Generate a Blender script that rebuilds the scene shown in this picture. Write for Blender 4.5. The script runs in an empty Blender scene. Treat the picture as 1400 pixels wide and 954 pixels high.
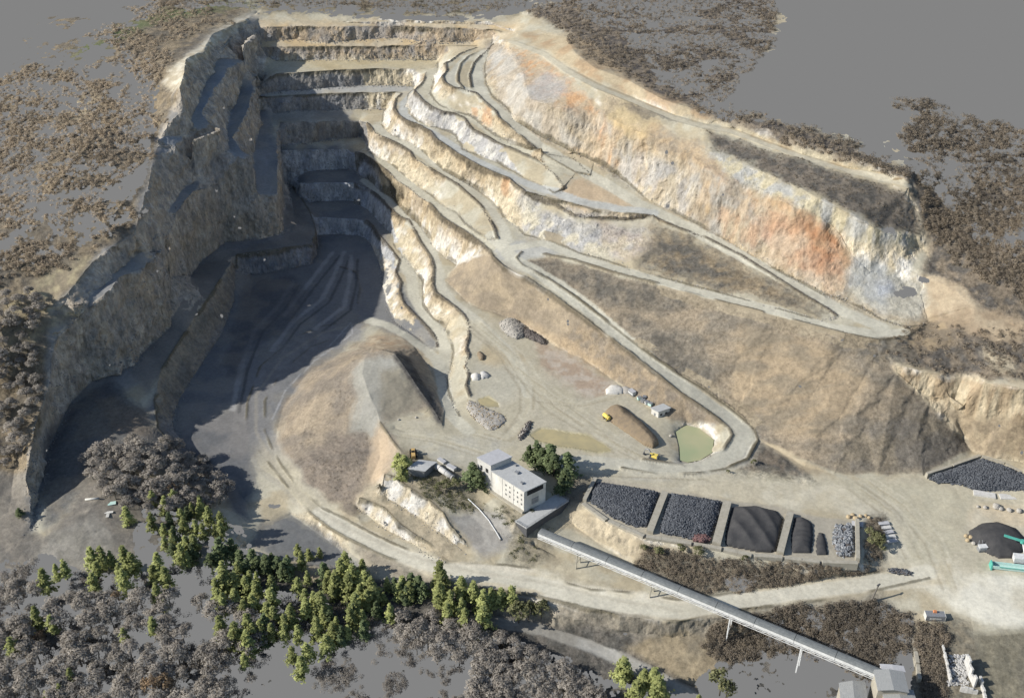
import bpy, bmesh, math, random, os
import numpy as np
from mathutils import Vector, Matrix, geometry
from mathutils.bvhtree import BVHTree

# ------------------------------------------------------------------ camera, world, sun, exposure
scene = bpy.context.scene
COL = scene.collection
PITCH, CAM_H, FPX = math.radians(33.0), 390.0, 1500.0
cam_d = bpy.data.cameras.new("camera")
cam = bpy.data.objects.new("camera", cam_d)
COL.objects.link(cam)
scene.camera = cam
cam.location = (0, 0, CAM_H)
cam.rotation_euler = (math.pi / 2 - PITCH, 0, 0)
cam_d.sensor_fit = 'HORIZONTAL'
cam_d.sensor_width = 36.0
cam_d.lens = 36.0 * FPX / 1400.0
cam_d.clip_start, cam_d.clip_end = 1.0, 6000.0

EXPOSURE = 0.42
SUN_EL, SUN_AZ = math.radians(31), math.radians(261)     # azimuth clockwise from +Y, where the sun stands
scene.view_settings.view_transform = 'Standard'
scene.view_settings.look = 'None'
scene.view_settings.exposure = EXPOSURE
scene.view_settings.gamma = 1.0
world = bpy.data.worlds.new("World")
scene.world = world
world.use_nodes = True
wn, wl = world.node_tree.nodes, world.node_tree.links
wn.clear()
w_out = wn.new('ShaderNodeOutputWorld')
sky = wn.new('ShaderNodeTexSky')
sky.sky_type = 'NISHITA'
sky.sun_disc = False
sky.sun_elevation = SUN_EL
sky.sun_rotation = SUN_AZ
sky.altitude = 300
bg_sky = wn.new('ShaderNodeBackground')
bg_sky.inputs['Strength'].default_value = 0.10
wl.new(sky.outputs[0], bg_sky.inputs[0])
bg_void = wn.new('ShaderNodeBackground')                  # the plain grey emptiness below the horizon
g_ = 0.231 / 2 ** EXPOSURE
bg_void.inputs['Color'].default_value = (g_, g_, g_, 1)
tcw = wn.new('ShaderNodeTexCoord')
sepw = wn.new('ShaderNodeSeparateXYZ')
wl.new(tcw.outputs['Generated'], sepw.inputs[0])
gt = wn.new('ShaderNodeMath'); gt.operation = 'GREATER_THAN'; gt.inputs[1].default_value = 0.0
wl.new(sepw.outputs['Z'], gt.inputs[0])
mxw = wn.new('ShaderNodeMixShader')
wl.new(gt.outputs[0], mxw.inputs[0])
wl.new(bg_void.outputs[0], mxw.inputs[1])
wl.new(bg_sky.outputs[0], mxw.inputs[2])
wl.new(mxw.outputs[0], w_out.inputs[0])
sun_d = bpy.data.lights.new("sun", 'SUN')
sun_d.energy = 4.6
sun_d.angle = math.radians(0.6)
sun_d.color = (1.0, 0.955, 0.88)
sun = bpy.data.objects.new("sun", sun_d)
COL.objects.link(sun)
to_sun = Vector((math.sin(SUN_AZ) * math.cos(SUN_EL), math.cos(SUN_AZ) * math.cos(SUN_EL), math.sin(SUN_EL)))
sun.rotation_euler = to_sun.to_track_quat('Z', 'Y').to_euler()
sun.location = to_sun * 1500

# ------------------------------------------------------------------ survey helpers
SC, CC = math.sin(PITCH), math.cos(PITCH)
def ray_dirs(px, py):
    u = (np.asarray(px, float) - 700) / FPX
    v = (np.asarray(py, float) - 477) / FPX
    return np.stack([u, CC - v * SC, -SC - v * CC], -1)
def unproj(px, py, z):
    d = ray_dirs(px, py)
    t = (np.asarray(z, float) - CAM_H) / d[..., 2]
    return np.stack([d[..., 0] * t, d[..., 1] * t, np.asarray(z, float) + 0 * t], -1)
def proj(P):
    P = np.asarray(P, float)
    dep = P[..., 1] * CC - (P[..., 2] - CAM_H) * SC
    up = P[..., 1] * SC + (P[..., 2] - CAM_H) * CC
    return 700 + FPX * P[..., 0] / dep, 477 - FPX * up / dep
def parse(s):
    """'x,y,z x,y x,y,z' -> (n,3) survey points, missing heights filled in along the line"""
    rows = [[float(q) for q in t.split(',')] for t in s.split()]
    P = np.array([r[:2] for r in rows])
    kz = [i for i, r in enumerate(rows) if len(r) > 2]
    if not kz:
        return np.column_stack([P, np.zeros(len(P))])
    L = np.r_[0, np.cumsum(np.hypot(*np.diff(P, axis=0).T))]
    z = np.interp(L, L[kz], [rows[i][2] for i in kz])
    return np.column_stack([P, z])
def line(s):
    p = parse(s)
    return unproj(p[:, 0], p[:, 1], p[:, 2])

def hash3(ix, iy, iz, seed):
    h = (ix.astype(np.int64) * 374761393 + iy.astype(np.int64) * 668265263 + iz.astype(np.int64) * 2147483647 + seed * 1274126177) & 0xffffffff
    h = ((h ^ (h >> 13)) * 1274126177) & 0xffffffff
    h = ((h ^ (h >> 16)) * 2246822519) & 0xffffffff
    return ((h ^ (h >> 15)) & 0xffffff) / float(0xffffff)
def vnoise(p, seed=0):
    f = np.floor(p); i = f.astype(np.int64); t = p - f
    t = t * t * (3 - 2 * t)
    r = 0
    for dx in (0, 1):
        for dy in (0, 1):
            for dz in (0, 1):
                w = (t[:, 0] if dx else 1 - t[:, 0]) * (t[:, 1] if dy else 1 - t[:, 1]) * (t[:, 2] if dz else 1 - t[:, 2])
                r = r + w * hash3(i[:, 0] + dx, i[:, 1] + dy, i[:, 2] + dz, seed)
    return r
def fbm(p, scale, seed=0, octv=4):
    """fractal noise, 0..1, mean 0.5; scale is the size in metres (scalar or per axis)"""
    q = p / np.asarray(scale, float)
    a, s, n = 1.0, 0.0, 0.0
    for k in range(octv):
        s = s + a * vnoise(q * 2 ** k + 17.3 * k, seed + k); n += a; a *= 0.5
    return s / n
def sstep(a, b, x):
    t = np.clip((x - a) / (b - a), 0, 1)
    return t * t * (3 - 2 * t)
def inside(poly, px, py):
    poly = np.asarray(poly); r = np.zeros(px.shape, bool)
    x0, y0 = poly[-1][:2]
    for q in poly:
        x1, y1 = q[:2]
        if y0 != y1:
            c = ((y0 > py) != (y1 > py)) & (px < (x1 - x0) * (py - y0) / (y1 - y0) + x0)
            r ^= c
        x0, y0 = x1, y1
    return r
def seg_dist(P, A, B):
    """distance of 2D points P to segment AB, and the parameter"""
    d = B - A; L = max(1e-9, float(d @ d))
    t = np.clip(((P - A) @ d) / L, 0, 1)
    return np.hypot(*(P - (A + t[:, None] * d)).T), t
def poly_dist(P, pts, reach):
    """distance of 2D points to a polyline; farther than reach -> inf (prefiltered by boxes)"""
    out = np.full(len(P), np.inf)
    for A, B in zip(pts[:-1], pts[1:]):
        lo, hi = np.minimum(A, B) - reach, np.maximum(A, B) + reach
        m = np.where((P[:, 0] > lo[0]) & (P[:, 0] < hi[0]) & (P[:, 1] > lo[1]) & (P[:, 1] < hi[1]))[0]
        if len(m):
            d, _ = seg_dist(P[m], A, B)
            out[m] = np.minimum(out[m], d)
    return out

# ------------------------------------------------------------------ survey lines: picture position and height above the pit floor
LINES = {
 'md0': "43,726,14.3 30,738,14.2 15,752,13.8 2,764,13.4",
 'mid2': "654,71,102.5 640,78 630,88,101.5 626,101,100.5 626,112 633,121,99",
 'mid1': "674,63,103.8 660,74,103 648,87,101.5 642,104,100.3 644,119,99.3",
 'frT': "-90,100,110 60,40,121 220,-60,124 500,-60,122 800,-60,136 1050,-40,135 1290,130,128",
 'frL': "-90,100,110 -90,340,82 -90,450,64 -90,560,36 -90,700,16 -90,800,8 -90,960,-8 -90,1050,-11 600,1050,-14 1100,1050,-3 1500,1050,7 1500,850,14 1500,700,18 1500,632,21 1500,550,64 1500,450,73 1500,300,104 1500,190,116 1400,185,124",
 # far wall, eight benches: crest above, toe below
 'w0c': "352,18,119 375,17 434,19,118.5 497,24.5,117 541,26.5 623,29.5,117 670,29 714,21,118.5", 'w0t': "354,27,116 378,27 466,29.5,115 541,30.5,115 623,33,115 667,34,115 702,43,114",
 'w1c': "365,37,113 419,36.5 472,36 529,36.5 592,38.5 639,39.5 673,41 695,46,113", 'w1t': "356,57,102.5 403,54 447,58 481,55 544,52 579,58 623,58 648,57,103",
 'w2c': "350,66,102 381,64 419,65 466,64 529,64 592,64 623,62.5 651,63.5,102", 'w2t': "346,82,90 400,83 447,82 497,83 535,81 566,82 598,82,90",
 'w3c': "352,104,89 378,101 415,99 466,96 516,94 560,94 581,94,89", 'w3t': "355,126,76 387,124 415,123 459,119 497,117 541,117 567,119,76",
 'w4c': "355,130,75 415,130 478,127 541,126 549,127.5,75", 'w4t': "374,155,62.5 415,151 450,151 478,149 516,149 527,149,62",
 'w5c': "383,167,61.5 434,167 472,165 491,166 502,168,61.5", 'w5t': "384,200,46 420,196 450,191 485,188 494,186,46",
 'w6c': "386,206,45 434,205 475,205 486,208,45", 'w6t': "387,236,29 434,233 475,231 488,234,28.5",
 'w7c': "410,250.5,28 434,250 472,250 485,250.5,28", 'w7t': "424,277,14 434,275 472,274 483,275,14",
 'w8c': "436,297,13 466,299 490,300 501,301,13", 'w8t': "436,322,1 466,320 490,322 500,326,1",
 # right wall benches
 'bc': "651,66,102 629,74 616,84 609,87 611,96,101 605,105 608,113 619,120,99 634,123 651,128 662,139 678,153,96 682,162 700,176 740,204,89 784,217 807,238,81",
 'bt': "598,86,90 599,101 594,107 590,123,89 588,128 594,137 602,145 619,152 641,158 651,164 667,179,86 678,186 700,197 740,214,83 787,236,81 808,240.5,80",
 'cc': "582,99,89 580,109 575,117 566,124,88.5 568,127 579,139 590,147 604,153,87 620,156 635,162 640,170 646,178 665,187,85 678,195 697,203 740,222,81.5 759,240 770,255,79",
 'ct': "567,121,76 558,129,76 557,142 555,146,75.5 561,151 561,157 569,165 582,171 601,177 616,182 623,187 626,193 631,198 632,205 651,212,74.5 680,223 711,240,74 740,253 757,264 771,260,76.5",
 'dc': "549,129,75 541,136 539,148 544,157 555,165 574,172 588,180 597,191 610,200 623,209,74.5 642,220 667,233 695,244,74 704,253 719,264,74 759,281,71 784,296,69.5 821,300 856,302,71 892,297,74 925,311,73 963,325,72 1013,350,71 1047,371,70.3 1094,401,69 1132,423,67 1143,432,66",
 'r5l': "719,263.5,74.3 737,267,74.5 784,279,75 815,287,75 869,292,75.5 893,295,75.3",
 'dt': "526,150,62 524,156 522,170,61.5 528,180 541,187 560,195 572,203 580,209,60 607,234 632,248 654,261,57 673,274 683,287,56 689,297 702,306 718,322,55 755,331,56 796,348,57 828,356,58 870,371,59.5 947,391,61.5 1000,405,63 1063,422,65 1119,438,65.7 1140,436,66 1143,432,66",
 'ec': "502,169,61.5 508,176 514,183 531,191 546,198,60 561,208 565,216 581,226 600,238,59 625,252 656,280,57 666,294 675,311 680,326,54",
 'et': "494,187,46 502,200 505,208 516,215 532,222 545,233 556,243 575,257 603,278,48 625,292 634,304 648,315 666,327,52.5 680,327,53.8",
 'fc': "486,208.5,45 496,211 507,218 519,227 532,237 543,248 559,257 571,268 589,280,47 603,296 615,305 634,316 656,332,50 669,343,51",
 'ft': "488,235,28.5 494,240 508,249 521,262 535,270 545,281 556,293,27 573,307 590,330 593,338 609,352,25 625,363,24",
 'gc': "485,251,28 501,257 513,265 523,274 534,287 545,296 559,302 567,316 575,332 589,352,25 593,365 592,390 595,400,23.5 609,410 622,420 634,431 641,444,22.5 641,459 637,475 641,486 636,500 641,513 637,527 642,541,21.5",
 'gt': "483,276,14 501,285 510,293 519,304 530,315,13 538,322 538,333 542,341 549,348 557,355 570,374,13 578,385 578,403 578,418 593,436,13 608,445 615,461 620,481 617,502 612,517,15 613,535 620,554 628,569,20",
 'hc': "501,302,13 510,310 516,321,12.5 530,336 540,349 546,356 543,366 541,374 548,387 546,398 551,414,12.5 565,429 576,439 590,455 597,466 598,475,11",
 'ht': "500,327,1 508,333 515,350 520,365 522,385,2 527,410 533,427 540,440,3.5 556,451 575,464,7 589,477,10",
 # haul road up the right side, cliff above it
 'at': "674,60,104 667,72,103 663,94,101 665,116,99 673,132 695,149,96 702,164 743,189,90 784,208 812,220,85 856,248,80 881,270 938,299,75 976,319 1026,347,71.5 1063,371 1126,403,69 1157,411,68 1207,438,66.5 1239,448,66.5 1263,445,66.5",
 'ac': "678,56,107 688,54,115 700,75,115 715,100,115 724,135,112 768,148,114 809,154,113 825,156,115 860,175,113 900,190,112 938,205,110.5 960,227,108 994,247,107 1026,251,108 1085,283,106 1126,299,102 1151,322,94 1166,350,86 1190,372,79.5 1230,380,78 1256,404,73 1268,436,68",
 'wsc': "957,201,114 988,214,114 1035,233,114 1085,252,114 1119,271,112 1170,297,108 1195,312,104 1236,327,97 1261,340,90",
 'ridgeL': "694,58,117 706,62 742,77,121 769,97,123.5 813,121,124 862,141,122 920,165,121 960,176 1000,183,121 1094,217,121 1157,236,120 1243,258,119",
 'ridgeR': "700,53,117 745,70,121 774,90,124 819,114,124 868,134,122 925,158,121 965,169 1002,175,121 1096,210,121 1159,229,120 1247,253,119",
 'bank': "708,48,118.5 740,47,121 774,50,126 786,72,129 813,93,129 857,109,128 907,137,127 964,153,126 1000,160,126 1094,190,127 1157,212,126 1240,240,124",
 'wood1': "722,16,125 800,-4,135 900,-4,135 1050,16,131 1053,60,128 1010,120,129 1140,182,127 1250,235,124",
 'wood2': "1250,235,124 1208,138,131 1290,140,128 1400,185,124", 'wood3': "1400,185,124 1400,300,110 1400,436,78",
 'wood4': "1261,340,90 1278,366,84 1302,376,84 1345,404,82 1400,436,78",
 'rb1': "1258,402,75 1266,380,80 1296,392,81 1330,420,78 1387,445,75 1400,449,75 1498,468,72",
 'rb2': "1268,440,67 1300,450,70 1340,470,69 1400,492,68",
 'rc': "1213,487,62 1243,503,63 1283,514,62 1346,523,62.5 1400,532,64 1498,550,64", 'rt': "1328,616,20.5 1345,622,21.5 1365,626,22 1400,632,22 1498,634,21",
 'spr': "1201,484,61 1226,508,56 1252,530,49 1271,545,44 1297,572,33 1316,600,24 1328,616,20.5",
 # second ramp and lower ramp
 'h2l': "743,347,55.5 784,355,57 837,372,58.5 900,388,60 963,407,62 1000,416,63 1063,432,64.5 1157,457,65.5 1201,465,65.5 1239,461,66 1263,445,66.5",
 'jn': "680,327,54 700,334,54 713,345,54 730,343,54.8 743,347,55.5",
 'h3r': "713,345,54 706,353,53.5 714,362,53 752,383,50 787,407,46.5 831,441,42 875,476,37.5 919,507,33 963,534,28 1005,565,24 1031,587,22 1036,601 1022,628,20 991,641 949,648,20 900,648,20.5 850,640,21",
 'h3l': "669,343,51 674,352,52.5 688,365,52 721,381,50 755,403,46.5 806,441,42 856,479,37 900,513,33 932,539,29 963,559,27 997,585,23 1001,595 988,615 952,630,20.5 935,636 915,633,20.5 880,628,21",
 'h3toe': "625,363,24 612,374,24.5 610,384,24 642,416,23 683,429,22.5 718,445,22 759,473,22 800,492,22 831,514,21.5 856,531,21.5 885,556,21.5 915,574,21 938,574,20 962,580,20 984,596,20.5",
 'sptoe': "1036,601,21 1062,615,20 1100,638,19.5 1140,648,19 1200,650,19 1262,650,19 1300,640,19.5 1328,628,20",
 # pond (lower than the yard) and the yard
 'pond': "923,590,18 929,585 938,580 955,584 977,601 975,618 957,630 940,633 929,630 928,611 923,590,18",
 'yard1': "650,550,21.5 690,570,21.5 720,520,22 690,470,22.5 660,440,23", 'yard2': "780,560,21.5 850,600,21 760,640,21.5 690,610,21.5 600,610,21.5 540,585,21",
 'yard3': "850,650,20.5 950,665,20 1050,680,19.5 1150,690,19 1250,700,18 1300,720,18", 'yard4': "1300,690,19 1400,700,19", 'yard5': "1290,790,15.5 1400,780,17 1400,850,15 1330,850,14",
 'bins_b': "812,654,20.5 904,668,20 990,685,19.5 1068,695,19.5 1113,708,19 1160,712,19",
 'bins_f': "776,676,20.5 797,690,20.3 829,714,20 880,736,19.8 945,747,19.6 986,754,19.4 1027,763,19.2 1069,766,19.1 1120,772,19 1174,774,19 1180,745,19 1174,713,19",
 'binfoot': "755,690,16 770,704,15 790,722,13 826,748,12 868,774,11 930,783,13 1000,790,13.5 1100,792,14 1190,782,14.5 1215,768,15 1212,740,17",
 # spoil mound in the middle
 'm_foot': "526,459,8 501,463,5 456,489,3 426,505,2.5 406,528,2.5 387,558,2.5 376,600,3 384,622,4 403,645,5 444,682,6 474,702,6.5 490,708,6.5",
 'm_foot2': "526,459,8 550,462,9 566,474,11 578,490,13 590,510,15.5 598,530,17.5 608,560,20 607,583,21",
 'm_ridge': "508,477,33 520,478,34 540,483,33.5 556,505,31 570,527,27 590,555,23.5 605,581,21.5",
 'm_ridge2': "508,477,33 498,490,31 495,510,29 505,540,26.5 515,560,24 520,578,22.5",
 'm_base': "520,578,22.5 545,570,22 580,566,22 590,556,23.5", 'm_w': "480,492,24 440,530,18 420,570,13 410,610,10 450,650,10",
 'yedge': "520,578,22.5 535,600,22 548,617,21.5", 'm_s': "517,590,20 520,625,16 500,672,12",
 # terrace cliffs under the plant
 't2c': "519,661,20.5 525,648,21 538,651,21 558,666,21 583,681,20.5 606,701,19 613,716,17 641,748,10.5", 't2t': "519,668,13 530,681,13 550,693,13 583,716,12.5 606,731,11.5 636,754,9.5",
 't1c': "491,680,12 500,684,12 525,694,12 545,715,12 568,732,11 586,742,10 608,766,8.5", 't1t': "489,694,5.5 500,702,5.5 525,722,6 563,742,7 588,760,8 608,767.5,8.3",
 'plantS': "640,650,21 680,690,20.5 705,715,19.5 735,695,20 770,670,20.5", 'plantT': "730,745,11 760,760,10.5 700,735,14 660,720,15 630,690,18.5",
 # road from the pit round the mound, and the lower road
 'lr_u': "500,434,2.5 440,446,2 400,463,2 356,500,2 338,550,2 336,585,2 341,600,2 358,621,2 400,674,3 421,698,3.5 451,722,4.5 477,736,5 530,762,6 573,776,7 586,786,7.5 629,793,8 671,806,9 727,812,9.5 794,829,10 849,841,10.5 897,848,11 930,849,11 968,842,11.5 1017,832,12 1120,820,13 1200,806,14 1270,790,15",
 'lr_l': "470,458,2.5 425,474,2 385,508,2 362,548,2 362,590,2.5 373,616,3 385,636,3.5 413,672,4 440,694,4.5 477,712,5 520,735,6 560,752,7 600,768,8 640,771,8.5 690,772,9 726,777,9.5 759,793,10 808,806,10.5 862,810,11 925,820,11.5 984,813,12 1080,798,13 1200,782,14.5",
 'path': "640,842,0 740,855,-2 805,874,-3 849,896,-3 903,928,-4 952,954,-5", 'pathB': "640,852,-1 740,866,-3 805,886,-4 849,908,-5 903,940,-6",
 'sump': "333,746,-1 362,723,-1 397,703,-1 428,724,-1 458,746,-1 482,772,0 440,772,-1 380,766,-1 333,746,-1", 'sumpE': "338,750,3 390,772,4 430,780,4 480,782,4",
 # pit floor
 'pit': "455,345,0.5 415,385,0 345,392,0 335,440,0 300,500,0 260,560,0 270,610,1 310,655,1 340,690,-1", 'pit2': "470,350,0.5 500,400,1 490,422,2 430,426,1.5 390,440,1 350,478,1 320,560,1 315,620,1.5",
 # left wall
 'l4c': "400,257,17.5 412,271,17 423,288 430,306 431,320 425,334,16.5 395,338 371,341 340,345 324,348,17 316,358,16.5 283,412,16.5 252,456,16 220,506,15.5 211,547,13.5 216,585,11 245,620,8 268,640,6",
 'l4t': "434,323,1 435,335,0.5 431,352,0 425,361,0 395,367 371,372 340,376 325,380 318,415 305,452,0 274,499,0 243,550,0 236,585,1 262,622,1.5 290,655,2",
 'l4in': "395,254,18 400,280,18 404,310,17.5 388,320,17.5 350,328,17 308,331,17 277,355,17 261,377 239,415,17 233,447 192,485,17 186,498 160,510,16.5 126,520,16 94,553,15 79,585,15 63,619,14.5 57,656,14 50,674,14 47,700,14 44,724,14",
 'l3c': "371,159,62 378,181,59 379,221,56 380,266,47.5 366,267,48.5 352,265.5,50", 'l3t': "384,200,46 386,240,28 388,316,18.5",
 'l3in': "357,118,76 356,128,75 356,151,64 353,182,61 346,210,59 349,235,55 351,264,50.5",
 'l2r': "343,100,89 345,120,88 341,146,85 332,165,83.5 318,188,82 330,206,80 341,214,79 347,229,75 347,248,61 350,262,52",
 'l2in': "346,82,90 338,99,89.5 329,122,87 315,155,84 310,181,82 313,203,80 326,214,79", 'l1r': "350,45,114 332,62,113 310,94,110 307,105 293,121,106.5 285,135 275,155,102 285,168,100 301,177,98.5 288,182,97.5 263,192,96 240,199,95.5",
 'l1in': "354,27,116 325,44,115 297,80,111.5 288,104 279,116,107.5 275,132 264,155,102.5 261,165,101 263,174,99 252,184,97 217,197,95.5",
 'l0': "352,18,117 333,28,119.5 290,47,121.5 277,70,123.5 255,80,126 252,100,126 246,119,126 250,151,119 231,168,111 215,192,100",
 'l2b_in': "294,242,64 268,238,68 263,250,68 247,261,69 238,276,69 222,301,68 220,318,66 203,338,69 176,356,69 157,372,69 150,384,68 110,414,66.5 63,421,67.5",
 'l2b_c': "296,252,68.5 285,257,69 265,262,69 258,269 242,291,69 239,305 228,327,68 220,340 200,365,68 162,380,68 152,394,68 120,421,66 107,431,65 82,459,62 72,481,60 69,519,58 60,547,53 50,575,45 41,621,37 35,655,27 43,684,19 41,722,14.5",
 'uc': "240,199,95 214,202,96 206,235,93 201,258,90 189,299,87 186,321,83 145,343,82 126,359,79 88,406,72.5 63,421,67.5",
 # hillside left of the wall
 'hl1': "190,250,92 150,300,89 60,350,81 0,375,78 -85,400,76", 'hl2': "215,150,107 150,130,111 100,100,114 60,66,119 140,52,122 220,8,123 300,-4,123 420,4,120 540,10,118.5 660,14,118.5",
 'hl3': "30,90,114 20,180,100 -10,260,90 -10,330,82", 'hl4': "120,200,101 70,260,94", 'hl5': "40,430,67 0,450,66 30,520,42 0,560,38 20,640,24 12,700,17 -40,720,16",
 # meadow and lower left
 'md1': "60,735,15 120,700,17 160,650,19 210,610,20 240,640,15 270,680,8 320,740,4", 'md2': "0,770,13 100,800,9 200,800,8 280,780,4 340,790,3 400,795,2", 'lo1': "0,860,2 150,880,0 300,850,0 450,840,0 560,830,1 640,842,0",
 'lo2': "0,960,-8 200,960,-9 400,960,-10 600,960,-11 800,960,-10 952,958,-5 1100,960,1 1250,960,6 1400,960,8", 'lo3': "1000,880,1 1100,870,4 1200,850,9 1260,840,12 1250,900,9 1300,920,10 1400,920,11",
 'rsl': "760,840,6 850,862,4 930,870,4 1000,856,8 1080,835,11 1200,822,13",
}
# a crest can stand at most straight above the foot of its face: lower it where the survey says otherwise
def clamp_crests():
    for c, t in (('l4c', 'l4t'), ('l3c', 'l3t'), ('l2b_c', 'l4in'), ('l2r', 'l3in'), ('l1r', 'l4in'), ('uc', 'l2b_in'), ('l0', 'l1in'), ('w8c', 'w8t'), ('w7c', 'w7t'),
                 ('w6c', 'w6t'), ('w5c', 'w5t'), ('w4c', 'w4t'), ('w3c', 'w3t'), ('w2c', 'w2t'), ('w1c', 'w1t'), ('rc', 'rt'), ('rc', 'spr'), ('ac', 'at'), ('wsc', 'ac')):
        Q = line(LINES[t])[:, :2]
        P = parse(LINES[c])
        zs = np.linspace(-10, 150, 801)
        for p in P:
            R = unproj(p[0], p[1], zs)[:, :2]
            hits = []
            for A, B in zip(Q[:-1], Q[1:]):
                d = B - A
                cr = d[0] * (R[:, 1] - A[1]) - d[1] * (R[:, 0] - A[0])
                s = ((R - A) @ d) / max(1e-9, d @ d)
                hits += [zs[i] for i in np.where((np.sign(cr[1:]) != np.sign(cr[:-1])) & (s[1:] >= -.02) & (s[1:] <= 1.02))[0]]
            if hits:
                h = min(hits, key=lambda q: abs(q - p[2]))
                if abs(h - p[2]) < 20:
                    p[2] = min(p[2], h - 1.3)
        LINES[c] = ' '.join('%g,%g,%.2f' % tuple(p) for p in P)
clamp_crests()
# ------------------------------------------------------------------ terrain: triangulate the survey lines, refine, relax
def build_terrain(res_px):
    V, E, VZ = [], [], []
    for s in LINES.values():
        P = line(s)
        b = len(V)
        V += [Vector((p[0], p[1])) for p in P]; VZ += [p[2] for p in P]
        E += [(b + i, b + i + 1) for i in range(len(P) - 1)]
    vo, eo, fo, ov, oe, _ = geometry.delaunay_2d_cdt(V, E, [], 0, 0.05)
    XY = np.array([tuple(v) for v in vo]); Z = np.zeros(len(XY)); fixed = np.zeros(len(XY), bool)
    VZ = np.array(VZ)
    VXY = np.array([tuple(v) for v in V]); Ea = np.array(E)
    ncross = 0
    for i, src in enumerate(ov):
        fixed[i] = True
        if src:
            Z[i] = np.mean([VZ[k] for k in src])
        else:
            ncross += 1
            A, B = VXY[Ea[:, 0]], VXY[Ea[:, 1]]
            d = B - A; L = np.maximum(1e-9, (d * d).sum(1))
            t = np.clip(((XY[i] - A) * d).sum(1) / L, 0, 1)
            dist = np.hypot(*(XY[i] - (A + t[:, None] * d)).T)
            k = np.argsort(dist)[:2]
            Z[i] = np.mean(VZ[Ea[k, 0]] + t[k] * (VZ[Ea[k, 1]] - VZ[Ea[k, 0]]))
    P = np.column_stack([XY, Z])
    T = np.array([f for f in fo if len(f) == 3], int)
    F = np.zeros((0, 2), int)
    # constrained edges stay straight: keep them as a set that is split with the mesh
    C = np.sort(np.array([e for e in eo], int), 1)
    key = lambda a, n: a[:, 0].astype(np.int64) * n + a[:, 1]
    # eo holds all edges; the constrained ones carry an origin
    cons = np.array([bool(o) for o in oe])
    C = C[cons]
    ncs = set(key(C, 1 << 32).tolist())
    fixed[:] = True
    for px_target in (60, 40, 28, 20, 14, 10, 7, 5, 3.5, res_px):
        for _ in range(6):
            pu, pv = proj(P)
            ed = np.sort(np.concatenate([T[:, [0, 1]], T[:, [1, 2]], T[:, [2, 0]]]), 1)
            k = key(ed, 1 << 32)
            uk, inv = np.unique(k, return_inverse=True)
            a, b = (uk >> 32).astype(int), (uk & 0xffffffff).astype(int)
            L = np.hypot(pu[a] - pu[b], pv[a] - pv[b])
            W = np.linalg.norm(P[a] - P[b], axis=1) * 1.3
            L = np.maximum(L, np.minimum(W, 3 * L))
            if px_target == res_px: L = L * np.where(fixed[a] | fixed[b], 1.65, 1.0)      # finer along the survey lines
            vis = (np.maximum(pu[a], pu[b]) > -60) & (np.minimum(pu[a], pu[b]) < 1460) & (np.maximum(pv[a], pv[b]) > -60) & (np.minimum(pv[a], pv[b]) < 1010)
            mark = (L > px_target * 1.42) & vis
            if not mark.any():
                break
            mid = np.full(len(uk), -1)
            n0 = len(P)
            mid[mark] = n0 + np.arange(mark.sum())
            P = np.concatenate([P, (P[a[mark]] + P[b[mark]]) / 2])
            onc = np.fromiter((q in ncs for q in uk[mark].tolist()), bool, int(mark.sum()))
            fixed = np.concatenate([fixed, onc])
            aa, bb, mm = a[mark][onc], b[mark][onc], mid[mark][onc]
            for x, y in ((aa, mm), (bb, mm)):
                lo, hi = np.minimum(x, y), np.maximum(x, y)
                ncs.update((lo.astype(np.int64) * (1 << 32) + hi).tolist())
            m = mid[inv].reshape(3, -1).T          # midpoints of edges 01,12,20
            Lt = L[inv].reshape(3, -1).T
            cnt = (m >= 0).sum(1)
            out = [T[cnt == 0]]
            q = cnt == 3
            t, mq = T[q], m[q]
            out += [np.column_stack([t[:, 0], mq[:, 0], mq[:, 2]]), np.column_stack([mq[:, 0], t[:, 1], mq[:, 1]]), np.column_stack([mq[:, 2], mq[:, 1], t[:, 2]]), mq]
            for r in range(3):
                tt, ms = np.roll(T, -r, 1), np.roll(m, -r, 1)
                lt = np.roll(Lt, -r, 1)
                q = (cnt == 1) & (ms[:, 0] >= 0)
                t, mq = tt[q], ms[q]
                out += [np.column_stack([t[:, 0], mq[:, 0], t[:, 2]]), np.column_stack([mq[:, 0], t[:, 1], t[:, 2]])]
                q = (cnt == 2) & (ms[:, 2] < 0)     # edges 01 and 12 split
                t, mq = tt[q], ms[q]
                out.append(np.column_stack([mq[:, 0], t[:, 1], mq[:, 1]]))
                first = lt[q][:, 0] >= lt[q][:, 1]
                t1, m1 = t[first], mq[first]
                out += [np.column_stack([t1[:, 0], m1[:, 0], t1[:, 2]]), np.column_stack([m1[:, 0], m1[:, 1], t1[:, 2]])]
                t1, m1 = t[~first], mq[~first]
                out += [np.column_stack([t1[:, 0], m1[:, 0], m1[:, 1]]), np.column_stack([t1[:, 0], m1[:, 1], t1[:, 2]])]
            T = np.concatenate(out)
        # relax the free points so that the ground between the lines is smooth
        ed = np.sort(np.concatenate([T[:, [0, 1]], T[:, [1, 2]], T[:, [2, 0]]]), 1)
        ed = np.unique(ed, axis=0)
        i, j = ed[:, 0], ed[:, 1]
        n = len(P); free = ~fixed
        deg = np.bincount(i, minlength=n) + np.bincount(j, minlength=n)
        its = 60 if len(P) < 60000 else 14
        for _ in range(its):
            for ax in (2,):
                s = np.bincount(i, P[j, ax], n) + np.bincount(j, P[i, ax], n)
                P[free, ax] = s[free] / deg[free]
    print("terrain", len(P), len(T), "crossings", ncross)
    return P, T, fixed

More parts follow.
